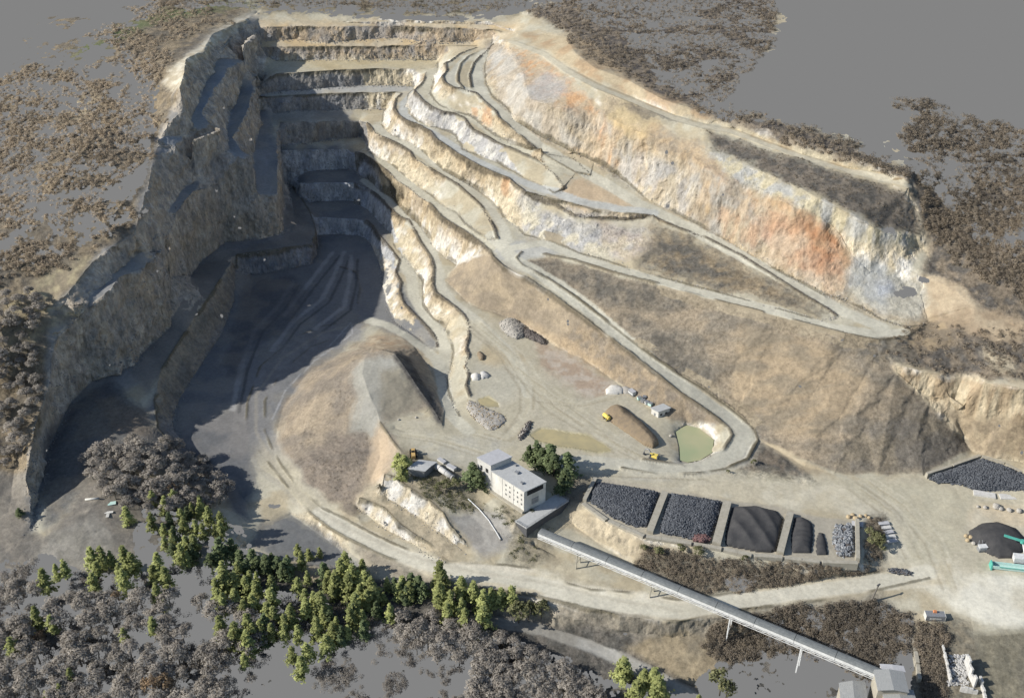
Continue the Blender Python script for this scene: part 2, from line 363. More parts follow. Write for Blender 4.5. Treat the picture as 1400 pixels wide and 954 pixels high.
def tri_normals(P, T):
    n = np.cross(P[T[:, 1]] - P[T[:, 0]], P[T[:, 2]] - P[T[:, 0]])
    return n
def vert_normals(P, T):
    fn = tri_normals(P, T)
    vn = np.zeros_like(P)
    for k in range(3):
        for ax in range(3):
            vn[:, ax] += np.bincount(T[:, k], fn[:, ax], len(P))
    vn /= np.maximum(1e-9, np.linalg.norm(vn, axis=1))[:, None]
    return vn
# ------------------------------------------------------------------ what the ground is made of
PT, TT, FX = build_terrain(2.15)
fn_ = tri_normals(PT, TT)
TT[fn_[:, 2] < 0] = TT[fn_[:, 2] < 0][:, ::-1]
N0 = vert_normals(PT, TT)
for _ in range(2):        # a slightly blurred slope, so that a face reads as one face
    ed = np.concatenate([TT[:, [0, 1]], TT[:, [1, 2]], TT[:, [2, 0]]])
    for ax in range(3):
        s_ = np.bincount(ed[:, 0], N0[ed[:, 1], ax], len(PT)) + np.bincount(ed[:, 1], N0[ed[:, 0], ax], len(PT))
        c_ = np.bincount(ed[:, 0], minlength=len(PT)) + np.bincount(ed[:, 1], minlength=len(PT))
        N0[:, ax] = 0.5 * N0[:, ax] + 0.5 * s_ / np.maximum(1, c_)
NV = len(PT)
PX, PY = proj(PT)
steep = 1 - sstep(0.66, 0.86, N0[:, 2])
n_big, n_mid, n_sml = fbm(PT, 45, 1), fbm(PT, 14, 2), fbm(PT, 4.5, 3)
n_str = fbm(PT, (5, 5, 40), 5)                    # streaks running down a face
wx_, wy_ = (fbm(PT, 9, 11) - .5), (fbm(PT, 9, 12) - .5)
wbx, wby = (fbm(PT, 40, 13, 3) - .5) * 130, (fbm(PT, 40, 14, 3) - .5) * 130     # wide wander for ragged borders

col = np.zeros((NV, 3)); vegw = np.zeros(NV); rockw = np.zeros(NV); cls = np.zeros(NV, int)   # 0 ground 1 road 2 rock 3 scrub
def lerp(a, b, t):
    return np.asarray(a) * (1 - t[:, None]) + np.asarray(b) * t[:, None]
CREAM, WHITE, GREYB = (.47, .405, .285), (.58, .555, .50), (.25, .25, .25)
TAN, DIRT, ROADC = (.31, .25, .165), (.335, .29, .20), (.37, .345, .265)
col[:] = lerp(ROADC, DIRT, sstep(.42, .6, n_mid))
cls[:] = 1
face = lerp(CREAM, WHITE, sstep(.46, .58, .6 * n_big + .4 * n_str))
face = face * (0.80 + 0.4 * n_str)[:, None]
col = col * (1 - steep[:, None]) + face * steep[:, None]
rockw[:] = steep
cls[steep > .5] = 2

SOFT = [(0, 0)] + [(.22 * math.cos(a), .22 * math.sin(a)) for a in (0.3, 2.4, 4.5)] + [(.5 * math.cos(a), .42 * math.sin(a)) for a in (1.3, 3.4, 5.5)]
def region(poly, warp=14, soft=True):
    q = parse(poly)
    lo, hi = q[:, :2].min(0) - 25 - warp, q[:, :2].max(0) + 25 + warp
    m = np.where((PX > lo[0]) & (PX < hi[0]) & (PY > lo[1]) & (PY < hi[1]))[0]
    if not soft:
        r = np.zeros(NV, bool)
        g = 1.0 if warp >= 40 else 0.0
        r[m] = inside(q, PX[m] + warp * wx_[m] + g * wbx[m], PY[m] + warp * wy_[m] + g * wby[m])
        return r
    r = np.zeros(NV)
    for jx, jy in SOFT:
        r[m] += inside(q, PX[m] + warp * wx_[m] + jx * warp, PY[m] + warp * wy_[m] + jy * warp)
    return r / len(SOFT)
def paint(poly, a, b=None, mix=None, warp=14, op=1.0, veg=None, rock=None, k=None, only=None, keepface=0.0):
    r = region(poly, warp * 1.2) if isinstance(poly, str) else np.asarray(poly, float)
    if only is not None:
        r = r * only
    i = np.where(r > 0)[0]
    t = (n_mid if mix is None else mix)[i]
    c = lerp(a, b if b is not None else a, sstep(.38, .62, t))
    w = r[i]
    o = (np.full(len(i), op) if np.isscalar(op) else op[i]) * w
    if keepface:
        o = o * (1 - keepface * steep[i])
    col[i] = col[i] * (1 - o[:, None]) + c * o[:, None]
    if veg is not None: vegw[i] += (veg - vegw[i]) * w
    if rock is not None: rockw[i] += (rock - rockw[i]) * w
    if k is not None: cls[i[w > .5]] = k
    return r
SCR1, SCR2, SCRD = (.20, .16, .105), (.15, .13, .10), (.095, .088, .075)

# soil along the upper rim of each right-hand bench face
P2 = PT[:, :2]
def near(names, reach):
    d = np.full(NV, np.inf)
    for n in names:
        d = np.minimum(d, poly_dist(P2, line(LINES[n])[:, :2], reach))
    return d
d_rim = near(['bc', 'cc', 'dc', 'ec', 'fc', 'gc', 'hc'], 12)
rim = sstep(5.5, 1.0, d_rim + 5 * (n_sml - .5) + 3 * (n_mid - .5)) * sstep(.15, .5, steep)
rim[~np.isfinite(d_rim)] = 0
paint(np.ones(NV, bool), TAN, (.36, .28, .175), op=rim * .85)

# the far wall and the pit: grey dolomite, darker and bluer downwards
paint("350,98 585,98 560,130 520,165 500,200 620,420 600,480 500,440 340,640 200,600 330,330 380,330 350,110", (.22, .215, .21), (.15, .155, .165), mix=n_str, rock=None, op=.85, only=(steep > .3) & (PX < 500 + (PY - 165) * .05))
paint("345,30 700,30 690,48 650,66 600,80 345,80", (.33, .25, .165), (.20, .17, .14), mix=n_str, only=steep > .3, op=.8)
paint("345,30 720,30 690,60 345,92", (.42, .30, .15), (.44, .37, .26), mix=n_mid, only=steep < .4, op=.75)
paint("345,76 610,76 600,93 345,97", (.40, .32, .17), (.40, .37, .28), mix=n_big, only=steep < .4, op=.6)
paint("340,110 560,115 560,127 340,130", (.27, .275, .275), (.33, .33, .31), only=steep < .6, op=.9)
paint("340,148 480,148 480,166 340,166", (.26, .25, .225), (.21, .205, .19), only=steep < .6, op=.8)
paint("384,165 500,165 492,200 384,204", (.28, .255, .21), (.22, .205, .185), mix=n_str, only=steep > .3, op=.8)
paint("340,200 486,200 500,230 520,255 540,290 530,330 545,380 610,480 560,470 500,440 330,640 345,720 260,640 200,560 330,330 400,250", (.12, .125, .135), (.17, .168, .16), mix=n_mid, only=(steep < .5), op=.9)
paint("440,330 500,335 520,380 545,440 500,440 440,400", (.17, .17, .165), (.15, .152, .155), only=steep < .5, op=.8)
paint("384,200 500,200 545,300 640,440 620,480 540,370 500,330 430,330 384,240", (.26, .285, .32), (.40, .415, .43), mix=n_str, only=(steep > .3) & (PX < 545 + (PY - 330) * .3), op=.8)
# left wall: weathered grey-brown rock
LWALL = "240,60 300,40 352,14 360,110 392,260 392,330 330,345 240,460 200,520 100,580 60,680 38,740 20,700 60,440 120,340 180,280"
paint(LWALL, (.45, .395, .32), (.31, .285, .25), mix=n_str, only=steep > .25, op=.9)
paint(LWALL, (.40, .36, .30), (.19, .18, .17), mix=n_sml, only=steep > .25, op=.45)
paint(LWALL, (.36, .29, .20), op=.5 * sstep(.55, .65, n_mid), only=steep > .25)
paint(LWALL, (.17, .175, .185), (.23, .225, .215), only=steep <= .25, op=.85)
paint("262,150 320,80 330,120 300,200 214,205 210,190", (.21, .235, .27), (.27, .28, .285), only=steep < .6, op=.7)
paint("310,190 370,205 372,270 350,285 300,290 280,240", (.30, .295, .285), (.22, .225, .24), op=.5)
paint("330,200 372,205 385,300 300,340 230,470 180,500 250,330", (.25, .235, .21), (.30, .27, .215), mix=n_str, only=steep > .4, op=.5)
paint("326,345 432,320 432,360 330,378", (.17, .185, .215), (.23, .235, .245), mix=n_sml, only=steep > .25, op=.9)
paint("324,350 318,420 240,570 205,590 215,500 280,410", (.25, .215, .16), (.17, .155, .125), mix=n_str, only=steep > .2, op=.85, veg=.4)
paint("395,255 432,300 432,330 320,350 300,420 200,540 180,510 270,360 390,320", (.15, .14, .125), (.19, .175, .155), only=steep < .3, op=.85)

# right-hand benches: white and blue-grey patches on the faces
paint("558,125 640,160 740,222 770,260 700,240 630,205 600,180 556,150", (.33, .335, .345), (.46, .45, .42), mix=n_str, only=steep > .4, op=.8)
paint("700,255 800,290 860,305 850,345 780,345 715,320", (.30, .30, .30), (.42, .385, .30), mix=n_str, only=steep > .3, op=.75)
paint("690,285 760,300 800,340 750,335 700,310", (.45, .385, .27), (.44, .36, .23), mix=n_str, only=steep > .3, op=.7)
paint("712,270 745,292 800,306 870,308 905,318 890,340 850,352 790,345 740,330 712,316", (.46, .42, .32), (.34, .335, .325), mix=n_str, warp=16, op=.95, rock=.95, k=2, veg=0)
paint("735,290 800,306 870,309 880,322 800,322 745,305", (.25, .25, .25), (.37, .36, .34), mix=fbm(PT, (4, 4, 30), 66, 3), warp=14, op=.85, rock=.95, k=2)
paint("820,300 900,298 900,345 830,355", (.36, .31, .23), (.36, .26, .18), mix=n_mid, op=.35)
paint("745,268 790,240 870,272 890,290 790,288", (.38, .29, .19), (.36, .30, .215), op=.9, k=0)
for sx, sy, w, h in ((668, 158, 5, 14), (661, 160, 3, 10), (628, 290, 8, 16), (690, 255, 5, 14), (648, 150, 4, 10)):
    d = ((PX - sx + 8 * wx_) / w) ** 2 + ((PY - sy) / h) ** 2
    paint(d < 1.6, (.42, .22, .10), op=.55 * np.clip(1.6 - d, 0, 1), only=steep > .3)
paint("560,110 600,175 640,205 720,268 800,288 860,292 740,266 650,214 600,178 566,150 556,140", (.29, .29, .275), (.32, .31, .27), only=steep < .3, op=.8)
paint("672,340 720,325 780,345 720,355 720,375 690,366", (.32, .325, .315), (.345, .335, .29), only=steep < .4, op=.7, warp=8)
# upper cliff on the right
UC = "664,60 700,62 760,140 820,150 960,215 1030,248 1130,295 1165,350 1190,375 1270,400 1268,446 1200,438 1060,372 940,300 860,250 740,190 690,150 664,110"
paint(UC, (.33, .265, .175), (.375, .325, .245), mix=.5 * n_str + .5 * n_mid, op=.92, rock=.9, k=2)
paint(UC, (.27, .265, .25), (.29, .235, .165), mix=n_mid, op=.75 * sstep(.5, .6, n_big), rock=.9)
paint(UC, (.35, .25, .14), (.40, .30, .19), mix=n_sml, op=.6 * sstep(.55, .63, fbm(PT, (12, 12, 30), 77, 3)), rock=.9)
paint("690,140 760,190 812,212 812,160 770,150 724,140", (.40, .335, .235), (.36, .31, .235), mix=n_str, op=.6)
paint("830,200 900,215 960,260 940,296 870,262 826,222", (.42, .37, .28), (.33, .325, .315), mix=n_str, op=.6)
paint("664,60 700,70 745,150 800,205 760,200 690,150", (.37, .355, .32), (.33, .285, .225), mix=n_mid, op=.75, rock=.7)
paint("700,62 735,75 800,130 815,160 770,145 735,125", (.44, .25, .12), (.38, .29, .19), mix=n_sml, op=.8, rock=.5, k=2)
paint("735,100 770,104 775,130 740,140 722,132", (.30, .295, .285), op=.8, rock=.5, k=2)
paint("800,130 830,170 845,230 830,225 815,190 806,160", (.43, .26, .14), (.42, .34, .24), mix=n_str, op=.75, rock=.8, k=2)
paint("828,125 870,140 905,170 900,195 850,185 825,160", (.40, .30, .15), (.34, .27, .18), op=.7, rock=.5, k=2)
paint("880,165 960,195 1000,240 985,245 930,215 890,205", (.24, .195, .14), (.34, .255, .16), mix=n_sml, op=.85, veg=.4, k=3)
paint("940,205 1000,245 1070,275 1130,298 1160,345 1150,360 1100,320 1040,285 990,255", (.33, .215, .115), (.34, .26, .165), mix=n_sml, warp=30, op=.8, rock=.6, k=2)
paint("1030,290 1090,300 1140,340 1165,400 1100,385 1040,335", (.37, .22, .135), (.385, .29, .205), mix=n_mid, warp=30, op=.8, rock=.8, k=2)
paint("1085,280 1130,300 1156,345 1150,385 1125,345 1100,315", (.32, .14, .06), (.355, .21, .115), mix=.5 * n_sml + .5 * n_mid, warp=34, op=.85, rock=.6, k=2)
paint("980,285 1040,300 1045,345 990,320", (.35, .29, .205), (.37, .25, .16), mix=n_str, op=.8, rock=.8, k=2)
paint("1165,345 1205,360 1270,400 1262,440 1200,430 1160,405", (.35, .335, .28), (.28, .29, .285), mix=n_mid, op=.9, rock=.7, k=2)
paint("1200,385 1220,385 1222,402 1198,405", (.31, .33, .36), op=.9)
paint("960,200 1030,230 1120,268 1195,310 1260,328 1250,340 1170,330 1080,275 1000,246", (.40, .355, .24), (.31, .31, .29), mix=n_str, op=.95, rock=.7, k=2)
# ridge track and the bank above it

paint("700,45 780,45 790,75 860,106 965,150 985,168 920,155 860,131 800,103 765,84 740,66", (.38, .31, .20), (.33, .235, .14), mix=n_mid, op=.9, k=0, rock=.3, warp=10)
paint("985,165 1100,203 1248,247 1246,256 1100,215 985,182", (.42, .37, .26), (.36, .27, .15), mix=n_mid, op=1, k=1, warp=5)
WUP = "715,15 780,-10 1060,-10 1060,60 1000,120 1005,155 1060,162 1140,185 1250,236 1246,248 1100,204 985,166 910,136 860,105 815,88 790,70 776,46"
paint(WUP, (.15, .125, .095), (.085, .075, .066), mix=n_sml, veg=1, rock=0, k=3, op=1)
paint("770,45 800,80 860,108 905,135 870,105 800,55", (.34, .26, .16), (.2, .16, .11), mix=n_sml, veg=.6, rock=0, k=3, op=.7)
paint("960,177 1090,216 1160,238 1240,262 1262,322 1195,310 1120,267 1035,230 975,205", (.13, .112, .09), (.075, .07, .062), mix=n_sml, veg=.8, rock=0, k=3, op=1)
paint("830,138 870,144 925,163 930,172 870,155", (.10, .09, .075), veg=.7, rock=0, k=3)
WRT = "1245,255 1215,140 1520,140 1520,532 1285,512 1205,480 1242,463 1275,440 1390,450 1300,392 1262,375 1265,330"
paint(WRT, (.14, .115, .085), (.08, .073, .064), mix=n_sml, veg=1, rock=0, k=3)
paint("1258,375 1300,385 1330,412 1400,440 1400,470 1340,460 1300,450 1262,440 1275,415", (.36, .285, .19), (.25, .19, .125), mix=n_mid, veg=.3, rock=.2, op=.9, k=0)
paint("1240,440 1300,435 1300,470 1265,480 1235,468", (.3, .23, .14), (.20, .16, .11), mix=n_sml, veg=.3, rock=.2, op=.7, k=3)
paint("1205,490 1285,514 1400,530 1520,632 1340,620 1290,572 1235,520", (.42, .355, .245), (.31, .24, .155), mix=n_str, rock=.8, veg=.15, op=1, k=2)
paint("1290,560 1520,590 1520,640 1330,622", (.22, .175, .12), (.30, .24, .16), mix=n_sml, rock=.3, veg=.5, op=.85, k=3)
paint("1340,470 1390,500 1385,515 1350,495", (.42, .36, .25), op=.8)
# scrub slopes between and below the ramps
V1 = "890,306 940,320 1045,374 1130,426 1136,434 1060,419 950,388 872,367 882,345"
paint(V1, SCR1, SCRD, mix=.5 * n_mid + .5 * n_sml, veg=.8, rock=0, k=3, warp=26)
V2 = "745,350 840,376 1000,419 1150,459 1205,470 1226,508 1326,612 1262,648 1140,646 1040,603 1003,562 900,492 790,408 718,358"
fall = fbm(PT, (30, 6, 6), 21)
paint(V2, (.225, .184, .13), (.158, .138, .108), mix=.5 * n_mid + .5 * fall, veg=.75, rock=0, k=3, warp=6)
paint("745,352 830,376 960,410 900,430 850,420 800,400 760,372", SCRD, (.15, .13, .10), mix=n_sml, veg=.8, op=.85)
paint("840,425 960,460 980,520 960,530 900,490", SCRD, (.16, .14, .11), mix=n_sml, veg=.8, op=.75)
paint("1130,640 1180,580 1260,560 1326,612 1262,648", (.125, .115, .10), (.19, .16, .115), mix=n_mid, veg=.8, op=.8)
paint("1150,455 1240,465 1260,490 1200,500 1130,470", (.105, .098, .085), (.14, .12, .09), mix=n_sml, veg=.9, op=.9, k=3)
paint("1010,440 1130,470 1190,520 1130,600 1060,590 1000,540", (.27, .21, .135), (.20, .165, .115), mix=fall, veg=.5, op=.7)
V3 = "625,362 670,345 690,366 756,404 858,480 934,540 990,582 980,580 915,574 856,531 800,492 718,445 640,416 608,384"
paint(V3, (.285, .232, .16), (.215, .178, .13), mix=.5 * n_mid + .5 * fall, veg=.4, rock=.1, k=3, warp=6)
paint("760,470 860,530 930,575 985,580 935,542 860,485 800,440", (.23, .18, .12), (.16, .135, .105), mix=n_sml, veg=.6, op=.8)
paint("690,425 780,470 850,520 830,515 750,475", (.36, .27, .165), op=.5, k=0)
paint("1036,603 1075,622 1140,652 1120,662 1050,655 1000,648 1024,628", SCRD, (.15, .125, .095), mix=n_sml, veg=.9, rock=0, k=3)
paint("1034,598 1065,610 1130,645 1150,655 1125,662", (.38, .31, .20), op=.7, warp=5, k=0, veg=0)
# the yard
YARD = "640,430 700,440 760,475 850,530 910,575 925,640 1000,640 1150,655 1300,650 1520,690 1520,860 1340,850 1240,790 1160,770 1160,700 800,650 640,640 540,610 520,580 600,570 640,545"
paint(YARD, (.355, .322, .235), (.375, .345, .265), mix=n_mid, only=steep < .5, op=.9, k=0)
paint("730,460 790,490 850,535 800,545 740,500", (.30, .22, .16), (.37, .315, .26), mix=n_sml, op=.8, k=0)
paint("660,470 720,490 700,510 655,500", (.36, .285, .17), op=.6)
paint("640,500 720,500 700,550 650,545", (.36, .345, .28), op=.6)
paint("550,590 700,600 690,640 600,640", (.365, .34, .265), (.34, .33, .28), op=.7)
paint("850,645 1034,605 1028,585 1042,600 1022,632 950,652 850,654", (.345, .34, .31), op=.6, k=1)
paint("960,655 1150,665 1200,700 1160,705 1000,685 920,665", (.46, .425, .33), (.40, .36, .265), mix=n_mid, op=.9, k=0)
paint("1150,660 1330,665 1330,700 1290,790 1220,780 1210,730 1240,700", (.37, .345, .26), (.35, .32, .235), op=.8, k=0)
paint("1150,690 1230,700 1245,760 1225,770 1180,770 1172,715", (.43, .40, .315), op=.8, k=0)
paint("1250,790 1520,775 1520,862 1345,855 1300,830 1270,810", (.53, .51, .43), (.48, .45, .36), op=.9, k=0)
paint("1215,775 1310,760 1320,800 1240,810", (.47, .44, .35), (.38, .345, .26), mix=n_sml, op=.8, k=0)
paint("1325,690 1520,695 1520,720 1320,722", (.45, .375, .26), (.43, .39, .30), op=.8, k=0)
paint("722,594 737,585 776,590 802,593 827,607 838,617 816,619 765,611 731,603", (.33, .29, .165), (.36, .315, .175), op=.9, warp=5, k=0)
paint("652,545 668,541 682,550 668,556 656,553", (.36, .31, .17), op=.8, warp=3)
# mound
MOUND = "526,458 501,462 456,488 426,504 406,527 387,557 375,600 384,622 403,646 444,682 476,703 492,706 496,680 525,646 548,617 520,578 590,556 606,583 608,560 590,510 566,474"
paint(MOUND, (.275, .225, .16), (.185, .158, .125), mix=.6 * n_mid + .4 * n_big, veg=.5, rock=0, k=3)
paint("500,490 540,485 560,510 530,560 510,600 480,590 490,540 480,510", (.31, .305, .27), (.27, .265, .23), veg=.1, op=.85, k=0)
paint("520,510 545,500 585,545 545,570 520,572", (.21, .19, .145), (.25, .225, .17), mix=fbm(PT, (6, 30, 30), 7), veg=.05, op=.95, k=0)
paint("542,480 560,490 600,560 608,583 598,578 560,520 535,486", (.055, .052, .05), (.10, .095, .085), mix=n_sml, veg=.6, op=.95, k=3, warp=6)  # shade on the mound's right side put into its colour
paint("500,465 540,460 570,476 575,488 545,475 505,478", (.38, .315, .22), (.30, .22, .14), mix=n_sml, op=.85, veg=.2, k=0)
paint("390,640 460,590 500,600 510,630 480,690 440,680", (.185, .155, .125), (.145, .125, .105), mix=n_sml, veg=.6, op=.8)
paint("520,580 536,600 548,618 530,640 512,660 500,640 510,600", (.40, .31, .21), (.36, .295, .22), op=.85, veg=.1, k=0)
# plant terrace
paint("488,690 525,646 570,660 612,700 641,750 608,770 560,742", (.42, .365, .265), (.47, .455, .42), mix=n_str, only=steep > .35, op=.9, rock=.8, k=2)
paint("488,690 525,646 570,660 612,700 641,750 608,770 560,742", (.25, .215, .15), (.34, .285, .195), mix=n_sml, only=steep <= .35, op=.9, veg=.5, k=3)
paint("550,610 650,650 660,690 690,720 640,700 600,680 560,650", (.115, .105, .075), (.19, .165, .115), mix=n_sml, veg=.7, op=.9, k=3)
paint("612,705 640,700 690,705 705,745 660,765 645,752", (.27, .26, .24), (.225, .215, .20), mix=n_sml, veg=.2, op=.9, k=0)
paint("680,690 745,705 760,760 735,775 690,770 700,735", (.18, .16, .115), (.24, .21, .15), mix=n_sml, veg=.7, op=.9, k=3)
paint("755,690 800,690 880,740 905,760 870,775 800,735 770,715", (.40, .335, .225), (.30, .25, .17), mix=n_sml, veg=.2, op=.9, k=0)
paint("775,650 812,655 798,690 770,690", (.075, .075, .065), (.12, .11, .09), veg=.7, op=.8, k=3)
paint("880,742 1000,765 1100,778 1180,778 1210,770 1210,700 1185,705 1180,745 1215,785 1080,798 985,812 925,815 900,790 870,770", (.115, .105, .082), (.175, .15, .11), mix=n_sml, veg=1, rock=0, op=1, k=3)
paint("760,760 810,790 862,808 840,812 780,795 750,780", (.40, .35, .245), (.2, .175, .13), mix=n_mid, veg=.2, op=.7, k=0)
BINS = "812,652 904,666 990,683 1068,693 1115,706 1172,712 1178,772 1120,769 986,751 880,734 829,711 797,688"
paint(BINS, (.36, .325, .25), (.30, .275, .22), veg=0, rock=0, op=1, k=0, warp=4)
# lower road and what lies below it
LR = "430,690 477,710 560,750 610,768 726,776 759,792 862,808 925,818 984,812 1080,797 1210,781 1300,770 1300,800 1200,807 1017,832 968,843 930,850 794,830 670,807 586,787 477,738 421,700"
paint(LR, (.41, .365, .265), (.49, .455, .365), mix=fbm(PT, (40, 8, 8), 9), op=.95, k=1, warp=4, veg=0, rock=0)
paint("740,780 800,800 880,815 925,845 850,840 740,812", (.53, .505, .42), (.47, .435, .335), op=.8, k=1)
paint("335,470 366,500 500,434 497,460 385,508 362,560 376,600 440,690 421,700 350,640 330,560", (.19, .19, .19), (.165, .165, .165), op=.8, k=1, veg=0, rock=0, only=steep < .6)
paint("350,590 376,600 440,690 480,712 470,736 421,700 350,636", (.37, .335, .245), (.33, .30, .22), op=.9 * sstep(590, 650, PY), k=1, veg=0, rock=0)
paint("240,590 345,545 342,620 352,665 330,705 290,660", (.115, .118, .122), (.155, .15, .145), mix=n_mid, op=.9, k=0, veg=0)  # shadow on the lower left pit floor, painted as darker ground
paint("477,737 586,787 670,808 794,831 930,851 1017,834 1017,850 930,900 800,870 640,835 560,800 500,770", (.25, .22, .17), (.18, .162, .128), mix=n_sml, veg=.5, op=1, k=3)
paint("1017,834 1120,821 1210,808 1215,822 1100,840 1000,860", (.26, .235, .18), (.2, .18, .14), mix=n_sml, veg=.4, op=1, k=3)
FORE = "-100,735 45,725 100,790 320,770 420,785 500,790 600,815 740,852 850,860 940,905 1000,870 1100,840 1215,822 1250,840 1262,900 1300,965 -100,965"
paint(FORE, (.115, .105, .09), (.07, .067, .06), mix=n_sml, veg=1, rock=0, op=1, k=3)
paint("640,838 740,853 850,890 960,950 1010,965 930,965 840,905 740,868 640,850", (.25, .245, .225), (.21, .2, .175), veg=0, op=1, k=1, warp=4)
paint("850,885 930,860 980,880 990,950 960,945 900,915", (.24, .195, .125), (.15, .13, .095), mix=n_mid, veg=.6, op=.9, k=3)
paint("1255,860 1300,840 1330,850 1345,905 1330,965 1240,965", (.12, .11, .085), (.18, .155, .11), mix=n_sml, veg=.7, op=.95, k=3)
paint("1335,862 1520,858 1520,965 1335,965", (.16, .145, .105), (.12, .11, .085), veg=.6, op=1, k=3)
MEAD = "-100,600 35,640 42,725 60,735 130,640 200,660 240,690 300,760 -100,800"
paint(MEAD, (.20, .178, .145), (.15, .138, .118), mix=.5 * n_mid + .5 * n_sml, veg=.45, rock=0, op=1, k=3)
paint("70,730 130,700 160,740 150,800 80,800 40,770", (.275, .255, .215), (.22, .205, .17), mix=n_sml, veg=.3, op=.8)
paint("60,600 100,545 150,520 230,590 300,640 300,670 210,640 130,650 60,730", (.085, .086, .088), (.13, .12, .105), mix=n_mid, veg=.5, rock=.1, op=.9, k=3)
paint("130,540 200,560 210,600 150,590", (.17, .14, .105), op=.7, only=steep < .6)
paint("335,745 365,713 400,702 445,730 500,775 470,785 400,770", (.115, .12, .125), (.15, .15, .145), op=.95, k=0, veg=0)
paint("330,755 420,775 480,775 500,800 420,790 340,775", (.33, .255, .155), (.28, .23, .155), op=.85, k=0)
HL = "-100,330 -100,620 36,650 62,560 66,470 62,425 90,404 125,358 145,340 186,318 190,280 204,240 214,196 246,120 252,80 290,45 352,10 120,-10 -100,100"
paint(HL, (.20, .16, .105), (.125, .108, .083), mix=.5 * n_mid + .5 * n_sml, veg=.9, rock=0, op=1, k=3)
paint("10,420 70,370 130,350 88,400 60,430 20,440", (.34, .29, .18), (.24, .20, .135), mix=n_sml, veg=.4, op=.9)
paint("0,470 60,430 90,420 115,415 100,440 70,450 0,500", (.33, .28, .18), (.2, .17, .12), mix=n_sml, veg=.5, op=.85)
paint("230,95 255,78 290,48 330,26 352,18 340,30 297,60 280,76 256,96 250,118 232,124 222,118", (.50, .46, .36), (.36, .31, .22), mix=n_sml, veg=.1, op=.95, k=0, warp=8)
paint("90,78 150,45 220,15 310,0 360,5 250,22 200,35 130,75", (.10, .125, .055), (.14, .15, .07), mix=n_sml, veg=.3, op=.95, k=3)
paint("80,150 140,130 130,145 95,160", (.42, .36, .24), op=.9)
paint("352,0 720,-5 715,16 560,22 352,14", (.17, .14, .09), (.11, .1, .07), veg=.7, op=1, k=3)

# the ridge track
RIDGE_RIB = "697,57,117 706,60 743,74,121 771,94,124 815,118,124 865,138,122 922,162,121 963,173,121 1000,180,121 1094,214,121 1157,233,120 1240,254,119"
# the travelled width of the haul roads
def ribbon(s, w, c, op=.95, edge=.10):
    d = poly_dist(P2, line(s)[:, :2], w)
    o = sstep(w * .5 + .5, w * .5 - edge * w, d + 1.6 * (n_sml - .5)) * op * (steep < .45)
    o[~np.isfinite(d)] = 0
    col[:] = col * (1 - o[:, None]) + lerp(c, np.array(c) * .9, sstep(.4, .6, n_mid)) * o[:, None]
    vegw[:] *= 1 - o; rockw[:] *= 1 - o
    cls[o > .5] = 1
PALE = (.43, .412, .335)
H1 = "662,70,103.5 652,90,101.5 653,112,100 663,134,98 684,155,95 708,175,92.5 742,199,89.5 790,225,84.5 830,250,80.5 872,278,77 905,293,75.5 945,311,74 1000,341,72 1050,369,70.2 1100,396,69 1150,424,67.2 1205,447,66.3"
ribbon(H1, 10, PALE)
ribbon(RIDGE_RIB, 5.5, (.44, .40, .30))
ribbon("640,76,102 626,92,101.3 616,104,100.5 618,115,99.5 640,123,99", 7, PALE)
ribbon("690,340,54 740,333,55 762,339,56 790,351,57.2 835,365,58.6 885,379,60 955,399,62 1010,412,63.3 1070,428,64.8 1130,446,65.7 1190,455,66 1235,455,66.2", 8, PALE)
ribbon("672,320,54.3 690,338,54 700,354,53 733,373,51 770,396,48 818,433,43.5 866,477,37 910,511,32.5 947,537,28.5 983,563,25 1014,586,22.5 1019,600,21.3 1004,620,20.4 970,637,20.3 930,642,20.4 870,636,20.8 800,630,21 740,640,21", 10, PALE)
ribbon("570,125,76 553,140,75.5 551,155,75 566,170,75 592,182,75 612,194,75 640,214,74.7 690,238,74 735,258,74.2 790,276,75 850,287,75.3 893,291,75.5", 8, (.37, .375, .35))
ribbon("592,98,90 583,118,89 592,138,88.3 615,152,87.5 645,163,86.6 668,180,86 690,194,85.3 740,218,83 780,236,81.5", 6, (.40, .375, .29))
ribbon("515,172,62 530,186,61 552,196,60.3 574,209,60 600,230,58.5 628,249,57.8 660,272,57 676,292,56 688,312,54.5 695,330,54", 7, PALE)
ribbon("506,209,45.5 528,226,46 552,246,46.5 585,272,47.3 614,293,48.5 645,318,51 672,338,53.3", 6, (.40, .375, .29))
ribbon("498,247,28 517,262,27.8 538,282,27.3 556,297,27 574,315,26.5 588,338,25.6 598,362,25 603,392,24 618,412,23 650,436,22.6 690,474,22.4 716,510,22 722,540,21.7", 7, PALE)
ribbon("548,355,13 562,378,12.8 566,405,12.7 580,430,12.5 600,452,12.5 609,480,12.8 606,510,14 607,540,17 618,568,20 640,590,21", 8, (.42, .40, .32))
ribbon("505,438,3 530,445,4.5 560,463,7.5 585,482,10.5 600,500,12.5 606,525,15.5 612,555,19", 8, PALE)
ribbon("437,700,4.3 470,722,5 530,752,6.2 575,768,7.2 620,781,8 680,788,9 735,797,9.8 800,820,10.5 860,828,10.8 930,836,11.3 985,826,12 1080,811,13 1200,795,14.3 1270,782,15.3", 9, (.47, .445, .36))
crev = np.zeros(NV)
for s, w in (("813,156,114 814,180,104 811,205,92 810,216,87", 2.2), ("985,254,106 983,280,95 986,300,86 982,312,82", 2.4), ("955,250,104 950,275,92 952,290,84", 1.4), ("880,205,106 876,235,92 874,254,82", 1.2)):
    d = np.hypot(PX - np.interp(PY, parse(s)[:, 1], parse(s)[:, 0]) + 5 * wx_, 0)
    y0, y1 = parse(s)[0, 1], parse(s)[-1, 1]
    crev = np.maximum(crev, sstep(w * 1.3, w * .3, d) * sstep(y0 - 3, y0 + 6, PY) * sstep(y1 + 3, y1 - 8, PY) * (steep > .2) * (PX > 680))
